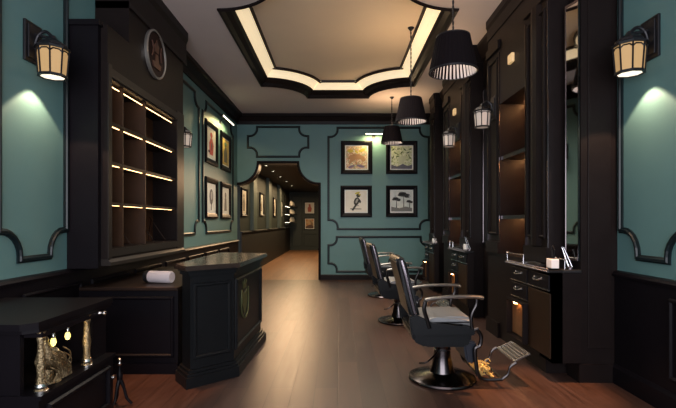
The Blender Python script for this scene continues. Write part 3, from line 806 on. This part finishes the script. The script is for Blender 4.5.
def barber_chair():
    t = thing('barber_chair', 'nearest', 'barber chair', (0.93, 4.02, 0), 0, 'black barber chairs in a row')
    hw = 0.29
    bm = BM(); lathe(bm, [(0.285, 0.0), (0.295, 0.012), (0.29, 0.026), (0.26, 0.038), (0.18, 0.055), (0.10, 0.075), (0.075, 0.11)], n=48); link('base', bm, M_coldark, t, True)
    bm = BM(); lathe(bm, [(0.292, 0.010), (0.299, 0.016), (0.292, 0.026)], n=48, cap=False); link('base_rim', bm, M_chrome_d, t, True)
    bm = BM(); lathe(bm, [(0.115, 0.06), (0.095, 0.12), (0.078, 0.20), (0.070, 0.27), (0.075, 0.31), (0.10, 0.345), (0.13, 0.36)], n=32); link('column', bm, M_coldark, t, True)
    bm = BM(); lathe(bm, [(0.070, 0.26), (0.076, 0.27), (0.070, 0.28)], n=32, cap=False); link('column_ring', bm, M_chrome, t, True)
    # body box under the seat
    bm = BM(); rprism(bm, [(-0.33, 0.50), (-0.30, 0.40), (-0.20, 0.355), (0.14, 0.355), (0.18, 0.40), (0.19, 0.50)], -hw + 0.01, hw - 0.01, 0.02); link('seat_base', bm, M_leather, t, True)
    bm = BM(); rprism(bm, [(-0.27, 0.50), (-0.27, 0.585), (-0.1, 0.60), (0.15, 0.605), (0.20, 0.59), (0.21, 0.53), (0.18, 0.50)], -hw + 0.04, hw - 0.04, 0.028, 3); s = link('seat', bm, M_leather_g, t, True)
    bm = BM(); tube(bm, [(-0.24, -hw + 0.037, 0.555), (0.17, -hw + 0.037, 0.562)], 0.006, 6); tube(bm, [(-0.24, hw - 0.037, 0.555), (0.17, hw - 0.037, 0.562)], 0.006, 6); link('piping', bm, M_leather, s, True)
    # side panels below the arms
    for sg in (-1, 1):
        bm = BM(); rprism(bm, [(-0.33, 0.47), (-0.35, 0.62), (-0.28, 0.64), (-0.16, 0.56), (0.10, 0.56), (0.18, 0.54), (0.20, 0.47)], sg * (hw + 0.03) - 0.022, sg * (hw + 0.03) + 0.022, 0.012); link('side_panel', bm, M_leather, t, True)
    # backrest
    bm = BM(); rprism(bm, [(-0.24, 0.60), (-0.33, 0.60), (-0.375, 0.80), (-0.45, 1.08), (-0.44, 1.10), (-0.385, 1.105), (-0.365, 1.08), (-0.295, 0.82)], -hw + 0.02, hw - 0.02, 0.022, 3); b = link('backrest', bm, M_leather, t, True)
    for sg in (-1, 1):
        bm = BM()
        tube(bm, curve_pts([(-0.40, sg * (hw - 0.012), 1.08), (-0.37, sg * (hw - 0.010), 0.97), (-0.335, sg * (hw - 0.010), 0.82), (-0.285, sg * (hw - 0.01), 0.63)], 4), 0.016, 8, flat=0.6)
        link('trim_band', bm, M_chrome_d, b, True)
    bm = BM()
    for z, x in ((0.72, -0.262), (0.86, -0.305), (0.98, -0.338)): tube(bm, [(x, -hw + 0.06, z), (x, hw - 0.06, z)], 0.005, 6)
    link('piping', bm, M_leather_g, b, True)
    # arms
    for sg in (-1, 1):
        y = sg * (hw + 0.05)
        bm = BM()
        tube(bm, curve_pts([(-0.23, y, 0.745), (-0.20, y, 0.765), (-0.05, y, 0.785), (0.12, y, 0.79), (0.23, y, 0.785), (0.255, y, 0.77)], 4), [0.018] * 3 + [0.030] * 14 + [0.034, 0.034, 0.030, 0.022], 12, flat=0.5)
        a = link('armrest', bm, M_arm, t, True)
        bm = BM()
        tube(bm, curve_pts([(-0.215, y, 0.75), (-0.225, y, 0.68), (-0.20, y, 0.60), (-0.18, y, 0.53)], 4), 0.017, 8)
        link('arm_support', bm, M_foot, t, True); bm = BM()
        tube(bm, curve_pts([(0.205, y, 0.77), (0.20, y, 0.72), (0.17, y, 0.66), (0.16, y, 0.60), (0.17, y, 0.52)], 4), 0.014, 8)
        link('arm_support', bm, M_foot, t, True)
    # calf pad
    bm = BM(); rprism(bm, [(0.13, 0.40), (0.16, 0.22), (0.19, 0.19), (0.24, 0.20), (0.25, 0.38)], -0.20, 0.20, 0.015); link('calf_pad', bm, mat('navy_leather', (0.012, 0.016, 0.026), 0.35), t, True)
    # footrest frame
    bm = BM()
    for sg in (-1, 1):
        y = sg * 0.23
        tube(bm, curve_pts([(0.24, y, 0.50), (0.275, y, 0.44), (0.265, y, 0.36), (0.225, y, 0.33), (0.235, y, 0.20), (0.25, y, 0.12), (0.30, y, 0.075), (0.45, y, 0.075)], 4), 0.017, 8)
        tube(bm, curve_pts([(0.45, y, 0.075), (0.50, y, 0.12), (0.52, y, 0.18), (0.57, y, 0.215)], 4), 0.012, 8)
        tube(bm, [(0.25, y, 0.5), (0.15, y, 0.47)], 0.016, 8)
    tube(bm, [(0.45, -0.23, 0.075), (0.45, 0.23, 0.075)], 0.014, 8); tube(bm, [(0.26, -0.23, 0.10), (0.26, 0.23, 0.10)], 0.010, 8)
    link('footrest_frame', bm, M_foot, t, True)
    # tread plate: frame plus fretwork
    a = Vector((0.56, 0, 0.215)); d = Vector((0.14, 0, 0.065))
    F = lambda u, v, h: tuple(a + d * u + Vector((0, v, 0)) + Vector((-0.3, 0, 0.95)).normalized() * h)
    bm = BM()
    sweep(bm, [(0, -0.20), (1, -0.20), (1, 0.20), (0, 0.20)], [(-0.004, -0.006), (-0.004, 0.006), (0.01, 0.006), (0.01, -0.006)], F)
    for k in range(1, 14):
        for j in range(0, 5):
            u = (j + 0.5) / 5; v = -0.20 + 0.4 * (k - 0.25 + 0.5 * (j % 2)) / 14
            p = Vector(F(u, v, 0.002))
            bmesh.ops.create_cone(bm, cap_ends=True, segments=6, radius1=0.0105, radius2=0.0105, depth=0.006, matrix=Matrix.Translation(p) @ Matrix.Rotation(-0.43, 4, 'Y') @ Matrix.Rotation(0.3 * k, 4, 'Z'))
    bm2 = BM(); prism(bm2, [(0, -0.20), (1, -0.20), (1, 0.20), (0, 0.20)], -0.006, -0.001, F); link('plate_backing', bm2, M_black, t)
    link('foot_plate', bm, M_silver, t)
    bm = BM()
    for k in range(12):
        y = -0.20 + 0.4 * k / 11
        tube(bm, curve_pts([(0.27, y, 0.085), (0.29, y + 0.03, 0.16), (0.33, y - 0.02, 0.15), (0.36, y + 0.02, 0.11), (0.39, y, 0.085)], 3), 0.008, 5)
    for k in range(4): tube(bm, [(0.28 + 0.03 * k, -0.21, 0.09 + 0.05 * (k in (1, 2))), (0.28 + 0.03 * k, 0.21, 0.09 + 0.05 * (k in (1, 2)))], 0.007, 5)
    rg = random.Random(11)
    for k in range(34):
        cx_ = 0.275 + 0.11 * rg.random(); cy_ = -0.19 + 0.14 * rg.random(); cz_ = 0.10 + 0.085 * rg.random(); an = rg.random() * PI; rr = 0.018 + 0.012 * rg.random()
        tube(bm, [(cx_ + rr * math.cos(q * 0.9), cy_ + rr * math.sin(q * 0.9) * math.sin(an), cz_ + rr * math.sin(q * 0.9) * math.cos(an)) for q in range(6)], 0.004, 5)
    link('heel_grille', bm, M_goldp, t, True)
    # pump lever
    bm = BM(); tube(bm, curve_pts([(-0.05, -0.10, 0.30), (-0.12, -0.24, 0.28), (-0.2, -0.30, 0.24), (-0.25, -0.26, 0.22)], 4), 0.007, 8); link('pump_lever', bm, M_chrome_d, t, True)
    return t


ch = barber_chair()
ch['label'] = 'nearest black barber chair with silver footplate, in the foreground'
for (x, y, rz, lb) in ((0.86, 6.35, 0.05, 'second black barber chair, directly behind the nearest one'), (0.86, 8.55, 0.04, 'farthest black barber chair, closest to the green wall')):
    c = copy_tree(ch); c.location = (x, y, 0); c.rotation_euler = (0, 0, rz); c['label'] = lb

# ------------------------------------------------------------------ pendants


def pendant():
    t = thing('pendant_lamp', 'x', 'pendant lamp', (0, 0, 0), 0, 'black pleated pendant lamps')
    # origin at shade bottom centre; cord length set per lamp
    n = 72; rb, rt, h = 0.225, 0.155, 0.34
    bm = BM()
    R = []
    for r, z in ((rb, 0), (rb - 0.0, 0.012), (rt, h)):
        R.append([bm.verts.new(((r + (0.004 if k % 2 else 0)) * math.cos(2 * PI * k / n), (r + (0.004 if k % 2 else 0)) * math.sin(2 * PI * k / n), z)) for k in range(n)])
    for a, b in zip(R, R[1:]):
        for k in range(n): bm.faces.new((a[k], a[(k + 1) % n], b[(k + 1) % n], b[k]))
    s = link('shade', bm, M_shade, t)
    bm = BM(); R = []
    for r, z in ((rb - 0.006, 0.001), (rt - 0.006, h - 0.004)):
        R.append([bm.verts.new(((r - (0.010 if k % 2 else 0)) * math.cos(2 * PI * k / n), (r - (0.010 if k % 2 else 0)) * math.sin(2 * PI * k / n), z)) for k in range(n)])
    for k in range(n): bm.faces.new((R[0][k], R[0][(k + 1) % n], R[1][(k + 1) % n], R[1][k])).material_index = k % 2
    link('lining', bm, [M_shade_in, M_shade], s)
    bm = BM(); lathe(bm, [(rb + 0.002, -0.004), (rb + 0.006, 0.0), (rb + 0.006, 0.014), (rb - 0.004, 0.014), (rb - 0.004, -0.004)], n=48, cap=False); link('shade_ring', bm, M_iron, s, True); bm = BM(); lathe(bm, [(rt + 0.005, h - 0.01), (rt + 0.005, h + 0.003), (rt - 0.006, h + 0.003), (rt - 0.006, h - 0.01)], n=48, cap=False); link('shade_ring', bm, M_iron, s, True)
    bm = BM(); lathe(bm, [(0.0, 0.21), (0.018, 0.21), (0.022, 0.28), (0.012, 0.33), (0.0, 0.33)], n=16)
    for k in range(3): tube(bm, [(0, 0, h - 0.03), ((rt - 0.004) * math.cos(k * 2.094), (rt - 0.004) * math.sin(k * 2.094), h - 0.004)], 0.003, 6)
    link('bulb_holder', bm, M_iron, t, True)
    bm = BM(); bmesh.ops.create_uvsphere(bm, u_segments=16, v_segments=10, radius=0.035, matrix=Matrix.Translation((0, 0, 0.165))); link('bulb', bm, mat('warm_bulb', (1, .9, .7), 0.4, emit=(1, 0.72, 0.4), es=1.0), t, True)
    return t


pts = [(1.10, 4.30, 2.83, 4.0, 'nearest and largest-looking black pleated pendant lamp over the barber chairs'), (1.07, 6.60, 2.87, 4.25, 'middle black pleated pendant lamp hanging from the lit ceiling tray'), (1.12, 9.36, 3.04, 4.0, 'farthest black pleated pendant lamp in front of the green wall')]
p0 = pendant()
for i, (x, y, z, zt, lb) in enumerate(pts):
    p = p0 if i == 0 else copy_tree(p0)
    p.location = (x, y, z); p['label'] = lb
    point('pendant_glow', (x, y, z + 0.10), 2.2, (1.0, 0.8, 0.6), 0.04)
    spot('pendant_uplight', (x, y, z + 0.335), (PI, 0, 0), 26, (1.0, 0.66, 0.36), math.radians(82), 0.6, 0.10)
for o_, (x, y, z, zt, lb) in zip([o for o in C.objects if o.name.startswith('pendant_lamp') and o.parent is None], pts):
    Lc = zt - z
    bm = BM()
    # twisted flex
    for ph in (0, PI):
        q = [(0.005 * math.cos(ph + k * 0.9), 0.005 * math.sin(ph + k * 0.9), 0.33 + (Lc - 0.33) * k / 60) for k in range(61)]
        tube(bm, q, 0.006, 6)
    link('cord', bm, M_iron, o_, True)
    bm = BM(); lathe(bm, [(0.0, Lc - 0.05), (0.015, Lc - 0.045), (0.045, Lc - 0.012), (0.05, Lc - 0.001), (0.0, Lc - 0.001)], n=20); link('canopy', bm, M_iron, o_, True)

# ------------------------------------------------------------------ lantern sconces


def sconce():
    """local: wall behind at x=0, lamp projects to +x; origin at lamp bottom height on the wall"""
    t = thing('wall_lantern', 'x', 'wall lantern', (0, 0, 0), 0, 'black wall lanterns')
    bm = BM(); box(bm, 0.0, -0.10, 0.13, 0.022, 0.10, 0.45, 0.005); box(bm, 0.02, -0.075, 0.16, 0.034, 0.075, 0.42, 0.004); link('back_plate', bm, M_iron, t)
    bm = BM(); tube(bm, curve_pts([(0.02, 0, 0.22), (0.05, 0, 0.34), (0.11, 0, 0.385), (0.17, 0, 0.34)], 4), 0.013, 8); tube(bm, [(0.03, 0.0, 0.36), (0.17, 0, 0.33)], 0.012, 8); link('arm', bm, M_iron, t, True)
    cx = 0.17; n = 8; a0 = PI / 8
    bm = BM(); lathe(bm, [(0.125, 0.235), (0.13, 0.25), (0.105, 0.265), (0.098, 0.285), (0.06, 0.31), (0.035, 0.325), (0.02, 0.35), (0.0, 0.352)], c=(cx, 0, 0), n=n, a0=a0); link('roof', bm, M_iron, t)
    r0, r1 = 0.118, 0.095; z0, z1 = 0.03, 0.235
    # note: photo's lanterns flare outwards to the top
    bm = BM(); lathe(bm, [(r1, z0), (r0 - 0.008, z1)], c=(cx, 0, 0), n=n, a0=a0, cap=False); link('glass', bm, M_pane, t)
    bm = BM()
    for k in range(n):
        a = a0 + 2 * PI * k / n
        tube(bm, [(cx + (r1 + 0.003) * math.cos(a), (r1 + 0.003) * math.sin(a), z0), (cx + (r0 - 0.004) * math.cos(a), (r0 - 0.004) * math.sin(a), z1)], 0.007, 6)
        b_ = a0 + 2 * PI * (k + 1) / n
        # arched head of every pane
        A = Vector((cx + (r0 - 0.006) * math.cos(a), (r0 - 0.006) * math.sin(a), z1 - 0.012)); B = Vector((cx + (r0 - 0.006) * math.cos(b_), (r0 - 0.006) * math.sin(b_), z1 - 0.012))
        tube(bm, [A - Vector((0, 0, 0.02)), A.lerp(B, 0.25), A.lerp(B, 0.75), B - Vector((0, 0, 0.02))], 0.006, 5)
    lathe(bm, [(r1 - 0.006, z0 - 0.012), (r1 + 0.012, z0 - 0.01), (r1 + 0.012, z0 + 0.008), (r1 - 0.006, z0 + 0.008)], c=(cx, 0, 0), n=n, a0=a0, cap=False)
    link('cage', bm, M_iron, t)
    bm = BM(); lathe(bm, [(0.0, z0 - 0.004), (r1 - 0.004, z0 - 0.004), (r1 - 0.004, z0), (0, z0)], c=(cx, 0, 0), n=n, a0=a0); link('bottom_glass', bm, M_bottomglass, t)
    return t


sc = sconce()
spots_ = [(-2.44, 3.58, 2.53, 0, 1.0, 'lit black wall lantern on the left green wall near the camera', 1),
          (2.44, 3.50, 2.53, PI, 1.0, 'lit black wall lantern on the right green wall near the camera', 1),
          (-2.44, 6.72, 2.50, 0, 0.9, 'small dim wall lantern on the left wall past the display cabinet', 0),
          (1.955, 5.62, 2.56, PI, 0.9, 'nearer small lantern on the dark fitted units, right side', 0),
          (1.955, 7.30, 2.60, PI, 0.9, 'farther small lantern on the dark fitted units, right side', 0)]
for i, (x, y, z, rz, s, lb, on) in enumerate(spots_):
    c = sc if i == 0 else copy_tree(sc)
    c.location = (x, y, z); c.rotation_euler = (0, 0, rz); c.scale = (s, s, s); c['label'] = lb
    sg = 1 if rz == 0 else -1
    if on: spot('lantern_light', (x + sg * 0.13, y, z + 0.01), (0, 0, 0), 27, (1.0, 0.66, 0.42), math.radians(50), 0.15, 0.02)
for c in [o for o in C.objects if o.name.startswith('wall_lantern') and o.parent is None][2:]:
    for g_ in c.children:
        if g_.name.startswith('glass') or g_.name.startswith('bottom_glass'):
            g_.data = g_.data.copy(); g_.data.materials.clear(); g_.data.materials.append(mat('dim_lantern_glass', (0.5, 0.46, 0.42), 0.35, emit=(1.0, 0.75, 0.6), es=0.16))

# ------------------------------------------------------------------ pictures


def art_mat(name, cols, scale=5.0, seed=0.0, detail=4):
    m = bpy.data.materials.new(name); m.use_nodes = True
    nt = m.node_tree; b = nt.nodes['Principled BSDF']; b.inputs['Roughness'].default_value = 0.6
    tc = nt.nodes.new('ShaderNodeTexCoord'); n = nt.nodes.new('ShaderNodeTexNoise')
    mp = nt.nodes.new('ShaderNodeMapping'); mp.inputs['Location'].default_value = (seed, seed * 0.7, seed * 1.3)
    nt.links.new(tc.outputs['Object'], mp.inputs[0]); nt.links.new(mp.outputs[0], n.inputs['Vector'])
    n.inputs['Scale'].default_value = scale; n.inputs['Detail'].default_value = detail; n.inputs['Distortion'].default_value = 1.2
    cr = nt.nodes.new('ShaderNodeValToRGB'); cr.color_ramp.interpolation = 'EASE'
    k = len(cols)
    while len(cr.color_ramp.elements) < k: cr.color_ramp.elements.new(0.5)
    for i, c in enumerate(cols):
        cr.color_ramp.elements[i].position = 0.3 + 0.4 * i / (k - 1); cr.color_ramp.elements[i].color = (*c, 1)
    nt.links.new(n.outputs['Fac'], cr.inputs[0]); nt.links.new(cr.outputs[0], b.inputs['Base Color'])
    return m


def ink(c): return mat('ink_%02d_%02d_%02d' % tuple(int(v * 99) for v in c), c, 0.7)


def circ(cx, cy, rx, ry, n=14, a=0): return [(cx + rx * math.cos(2 * PI * k / n) * math.cos(a) - ry * math.sin(2 * PI * k / n) * math.sin(a), cy + rx * math.cos(2 * PI * k / n) * math.sin(a) + ry * math.sin(2 * PI * k / n) * math.cos(a)) for k in range(n)]


def picture(label, cat, loc, rz, w_, h_, pm, motif=None, mm=None, mat_w=0.03, group=None, fw=0.10):
    t = thing('framed_picture', label, 'picture', loc, rz, group)
    F = LOC
    bm = BM()
    sweep(bm, [(-w_ / 2, 0), (w_ / 2, 0), (w_ / 2, h_), (-w_ / 2, h_)], [(0, 0), (0, 0.035), (fw * 0.3, 0.045), (fw * 0.75, 0.032), (fw, 0.022), (fw, 0)], F)
    link('frame', bm, M_dark2, t)
    bm = BM(); prism(bm, [(-w_ / 2 + fw * 0.9, fw * 0.9), (w_ / 2 - fw * 0.9, fw * 0.9), (w_ / 2 - fw * 0.9, h_ - fw * 0.9), (-w_ / 2 + fw * 0.9, h_ - fw * 0.9)], 0.001, 0.008, F); link('mount', bm, M_paper, t)
    q = fw + mat_w
    bm = BM(); prism(bm, [(-w_ / 2 + q, q), (w_ / 2 - q, q), (w_ / 2 - q, h_ - q), (-w_ / 2 + q, h_ - q)], 0.008, 0.010, F); pr = link('print', bm, pm, t)
    if motif:
        for k, (polys, col) in enumerate(motif):
            bm = BM()
            for p in polys: prism(bm, [(x * (w_ - 2 * q), q + y * (h_ - 2 * q)) for x, y in p], 0.010, 0.0112 + 0.0003 * k, F)
            link('motif', bm, ink(col), pr)
    return t


M_a1 = art_mat('print_red_yellow', [(0.60, 0.50, 0.14), (0.82, 0.74, 0.56), (0.62, 0.30, 0.18), (0.34, 0.36, 0.22), (0.82, 0.78, 0.64)], 18, 3.1)
M_a2 = art_mat('print_green_landscape', [(0.12, 0.18, 0.10), (0.50, 0.56, 0.30), (0.75, 0.78, 0.62), (0.25, 0.28, 0.2)], 16, 8.3)
M_a3 = art_mat('print_cream', [(0.85, 0.80, 0.68), (0.78, 0.72, 0.60)], 4, 1)
M_a4 = art_mat('print_pale_grey', [(0.62, 0.66, 0.62), (0.80, 0.82, 0.76)], 5, 2)
M_a5 = art_mat('print_ochre', [(0.55, 0.42, 0.15), (0.5, 0.36, 0.1), (0.2, 0.15, 0.08)], 6, 4)
M_a6 = art_mat('print_orange', [(0.5, 0.16, 0.05), (0.6, 0.4, 0.2), (0.15, 0.08, 0.05)], 5, 9)
YW = YF - 0.0005
# upper left: bright leaping creature among leaves
mot = [([[(-0.45, 0.45), (-0.3, 0.62), (0.1, 0.66), (0.35, 0.55), (0.45, 0.38), (0.3, 0.30), (0.2, 0.42), (-0.05, 0.40), (-0.25, 0.28), (-0.38, 0.2), (-0.3, 0.4)], [(-0.1, 0.3), (0.0, 0.3), (0.08, 0.12), (0.02, 0.12)], [(-0.35, 0.75), (-0.30, 0.78), (-0.05, 0.6), (-0.1, 0.57)]], (0.45, 0.24, 0.12)),
       ([circ(-0.3, 0.80, 0.14, 0.08), circ(0.25, 0.82, 0.18, 0.07, a=0.4), circ(0.0, 0.75, 0.1, 0.05, a=-0.6)], (0.55, 0.42, 0.08)),
       ([circ(-0.25, 0.1, 0.16, 0.05, a=0.3), circ(0.2, 0.12, 0.2, 0.06, a=-0.2)], (0.22, 0.16, 0.25))]
picture('upper left framed print on far green wall, red and yellow creature', 'p', (0.45, YW, 2.56), 0, 0.76, 0.80, M_a1, mot, mat_w=0.028)
mot = [([circ(x, y, 0.08, 0.03, 8, a) for x, y, a in ((-0.4, .85, .5), (-.3, .7, -.4), (-.15, .88, .2), (0.0, .72, .7), (.15, .85, -.5), (.3, .72, .3), (.42, .88, .1), (-.42, .5, .9), (.4, .5, -.8), (-.2, .55, .1))], (0.10, 0.15, 0.06)),
       ([[(-0.5, 0.0), (0.5, 0.0), (0.5, 0.2), (0.3, 0.12), (0.05, 0.22), (-0.2, 0.1), (-0.5, 0.18)]], (0.12, 0.12, 0.16)),
       ([[(-0.1, 0.2), (0.1, 0.25), (0.2, 0.55), (0.02, 0.6), (-0.2, 0.45)]], (0.55, 0.58, 0.42))]
picture('upper right framed print on far green wall, pale green landscape', 'p', (1.54, YW, 2.56), 0, 0.76, 0.80, M_a2, mot, mat_w=0.028)
mot = [([circ(0.02, 0.50, 0.13, 0.20, 16, -0.35), [(-0.05, 0.35), (0.05, 0.33), (-0.14, 0.05), (-0.22, 0.08)], circ(0.10, 0.78, 0.10, 0.09), [(-0.28, 0.12), (0.25, 0.12), (0.25, 0.15), (-0.28, 0.16)],
         [(0.16, 0.62), (0.24, 0.50), (0.20, 0.40), (0.10, 0.48)]], (0.05, 0.05, 0.04)),
       ([circ(0.06, 0.90, 0.13, 0.045, a=0.3), circ(0.17, 0.82, 0.06, 0.035)], (0.6, 0.5, 0.08)), ([circ(0.03, 0.52, 0.05, 0.12, 12, -0.4), circ(0.08, 0.30, 0.05, 0.03)], (0.40, 0.38, 0.33))]
picture('lower left framed print on far green wall, dark bird with yellow crest', 'p', (0.44, YW, 1.52), 0, 0.76, 0.76, M_a3, mot, mat_w=0.028)
trees = []
for x, s, b in ((0.10, 1.0, 0.18), (-0.25, 0.7, 0.16), (0.38, 0.55, 0.14)):
    trees += [[(x - 0.02, b), (x + 0.025, b), (x + 0.012, b + 0.55 * s), (x - 0.012, b + 0.55 * s)], circ(x, b + 0.62 * s, 0.30 * s, 0.08 * s, 16), circ(x - 0.06 * s, b + 0.70 * s, 0.19 * s, 0.07 * s, 12), circ(x + 0.16 * s, b + 0.53 * s, 0.13 * s, 0.04 * s, 10)]
mot = [(trees, (0.05, 0.05, 0.05)), ([[(-0.5, 0.02), (0.5, 0.02), (0.5, 0.18), (0.2, 0.25), (-0.1, 0.17), (-0.5, 0.24)]], (0.2, 0.2, 0.19)), ([circ(-0.4, 0.55, 0.04, 0.012), circ(-0.3, 0.75, 0.04, 0.012), circ(0.42, 0.75, 0.03, 0.01)], (0.12, 0.12, 0.11))]
picture('lower right framed print on far green wall, flat-topped dark trees', 'p', (1.54, YW, 1.52), 0, 0.76, 0.76, M_a4, mot, mat_w=0.028)
# left wall four
XL = -2.4395
fig = [[(-0.2, 0.1), (0.2, 0.1), (0.28, 0.45), (0.12, 0.7), (-0.05, 0.72), (-0.25, 0.5)], circ(0.0, 0.80, 0.14, 0.10)]
picture('upper near framed print on left wall, red figure on cream', 'p', (XL, 8.63, 2.50), PI / 2, 0.82, 0.80, M_a3, [(fig, (0.6, 0.10, 0.08)), ([circ(0.05, 0.4, 0.06, 0.15), circ(-0.25, 0.2, 0.12, 0.05)], (0.1, 0.08, 0.08))])
picture('upper far framed print on left wall, dark figure on yellow', 'p', (XL, 9.72, 2.50), PI / 2, 0.82, 0.80, M_a5, [(fig, (0.12, 0.12, 0.10)), ([circ(0.0, 0.83, 0.2, 0.04)], (0.1, 0.25, 0.18))])
picture('lower near framed print on left wall, grey rooted plant', 'p', (XL, 8.63, 1.47), PI / 2, 0.82, 0.77, M_a4, [([circ(0, 0.55, 0.22, 0.3), [(-0.05, 0.05), (0.05, 0.05), (0.03, 0.4), (-0.03, 0.4)]], (0.14, 0.14, 0.14)), ([circ(0.03, 0.6, 0.1, 0.16)], (0.42, 0.42, 0.40))])
picture('lower far framed print on left wall, grey standing figure', 'p', (XL, 9.72, 1.47), PI / 2, 0.82, 0.77, M_a4, [([[(-0.2, 0.08), (0.2, 0.08), (0.12, 0.6), (-0.12, 0.6)], circ(0, 0.72, 0.12, 0.14)], (0.18, 0.18, 0.17))])
# corridor pictures
for k, (y, z) in enumerate(((11.62, 1.55), (14.3, 1.6), (17.2, 1.6), (19.3, 1.6))):
    picture(['pale framed print in corridor, first from the opening', 'pale framed print in corridor, second from the opening', 'pale framed print in corridor, third from the opening', 'pale framed print in corridor, last before the bottle shelves'][k], 'p', (-2.4395, y, z), PI / 2, 0.70, 0.72, M_a3 if k % 2 == 0 else M_a4, [(fig, (0.25, 0.22, 0.18))], fw=0.05, group='prints along the corridor wall')
picture('upper framed print on corridor end wall, orange and cream', 'p', (-1.42, 22.4995, 1.80), 0, 0.52, 0.60, M_a3, [(fig, (0.5, 0.12, 0.08))], fw=0.03)
picture('lower framed print on corridor end wall, orange landscape', 'p', (-1.42, 22.4995, 1.02), 0, 0.52, 0.58, M_a6, [([[(-0.5, 0.0), (0.5, 0.0), (0.5, 0.3), (0, 0.4), (-0.5, 0.2)]], (0.12, 0.07, 0.05))], fw=0.03)


# picture lights
def pic_light(label, loc, rz, L_, power):
    t = thing('picture_light', label, 'picture light', loc, rz)
    bm = BM(); tube(bm, [(-L_ / 2, -0.16, 0), (L_ / 2, -0.16, 0)], 0.022, 10); link('shade', bm, M_iron, t, True)
    bm = BM(); box(bm, -L_ / 2 + 0.01, -0.188, -0.012, L_ / 2 - 0.01, -0.172, 0.008); link('tube', bm, M_ledc, t)
    bm = BM(); tube(bm, curve_pts([(0, 0, -0.03), (0, -0.06, 0.03), (0, -0.16, 0.0)], 4), 0.008, 8); box(bm, -0.04, -0.012, -0.07, 0.04, 0.0, 0.01); link('bracket', bm, M_iron, t)
    c = Vector(loc); off = Matrix.Rotation(rz, 3, 'Z') @ Vector((0, -0.16, -0.03))
    a = area('picture_light_glow', tuple(c + off), (0, 0, rz), L_ * 0.95, 0.03, power * 1.05, (1.0, 0.78, 0.36))
    a.rotation_euler = (math.radians(12), 0, rz)
    return t


pic_light('slim bar picture light above the prints on far green wall', (0.86, YF, 3.50), 0, 0.42, 9)
pic_light('slim bar picture light above the prints on left wall', (-2.44, 9.3, 3.50), PI / 2, 0.9, 9)

# ------------------------------------------------------------------ corridor bottle shelves and downlights
t = thing('bottle_shelves', 'wall shelves with pale bottles at the far end of the corridor', 'shelves', (-2.42, 20.3, 0))
bm = BM(); box(bm, 0, 0, 1.1, 0.02, 1.9, 2.6); link('back_panel', bm, M_corr_wall, t)
for z in (1.38, 1.75, 2.12):
    bm = BM(); box(bm, 0.02, 0.02, z, 0.42, 1.9, z + 0.03); link('shelf', bm, M_brown, t)
    bm = BM(); box(bm, 0.03, 0.1, z - 0.012, 0.05, 1.8, z - 0.002); link('led_strip', bm, M_ledc, t)
bm = BM(); lathe(bm, [(0.045, 0), (0.048, 0.02), (0.048, 0.13), (0.018, 0.17), (0.018, 0.21), (0.0, 0.21)], n=12)
b0 = link('bottle', bm, M_cream, None, True)
first = True
for sh, z in (('bottom', 1.41), ('middle', 1.78), ('top', 2.15)):
    for k in range(7):
        c = b0 if first else b0.copy()
        if not first: C.objects.link(c)
        first = False
        c.location = (-2.16, 20.5 + 0.24 * k, z + 0.001)
        tag(c, 'small pale bottle on the %s corridor shelf, %s from the near end' % (sh, ('first', 'second', 'third', 'fourth', 'fifth', 'sixth', 'seventh')[k]), 'bottle', 'bottles on the corridor shelves')
d0 = None
for k, y in enumerate((11.9, 13.2, 14.8, 16.6, 18.6)):
    if d0 is None:
        d0 = thing('downlight', '', 'downlight', (-1.9, y, 2.9), 0, 'corridor ceiling downlights')
        bm = BM(); lathe(bm, [(0.03, -0.002), (0.05, -0.002), (0.052, -0.014), (0.036, -0.014)], n=20, cap=False); link('rim', bm, M_iron, d0, True)
        bm = BM(); lathe(bm, [(0.0, -0.004), (0.036, -0.004), (0.036, -0.010), (0.0, -0.010)], n=20); link('lens', bm, M_ledc, d0)
        c = d0
    else: c = copy_tree(d0); c.location = (-1.9, y, 2.9)
    c['label'] = ['small round ceiling downlight in the corridor, nearest the opening', 'small round corridor downlight, second from the opening', 'small round corridor downlight, third from the opening', 'small round corridor downlight, fourth from the opening', 'small round corridor downlight, deepest in the corridor'][k]
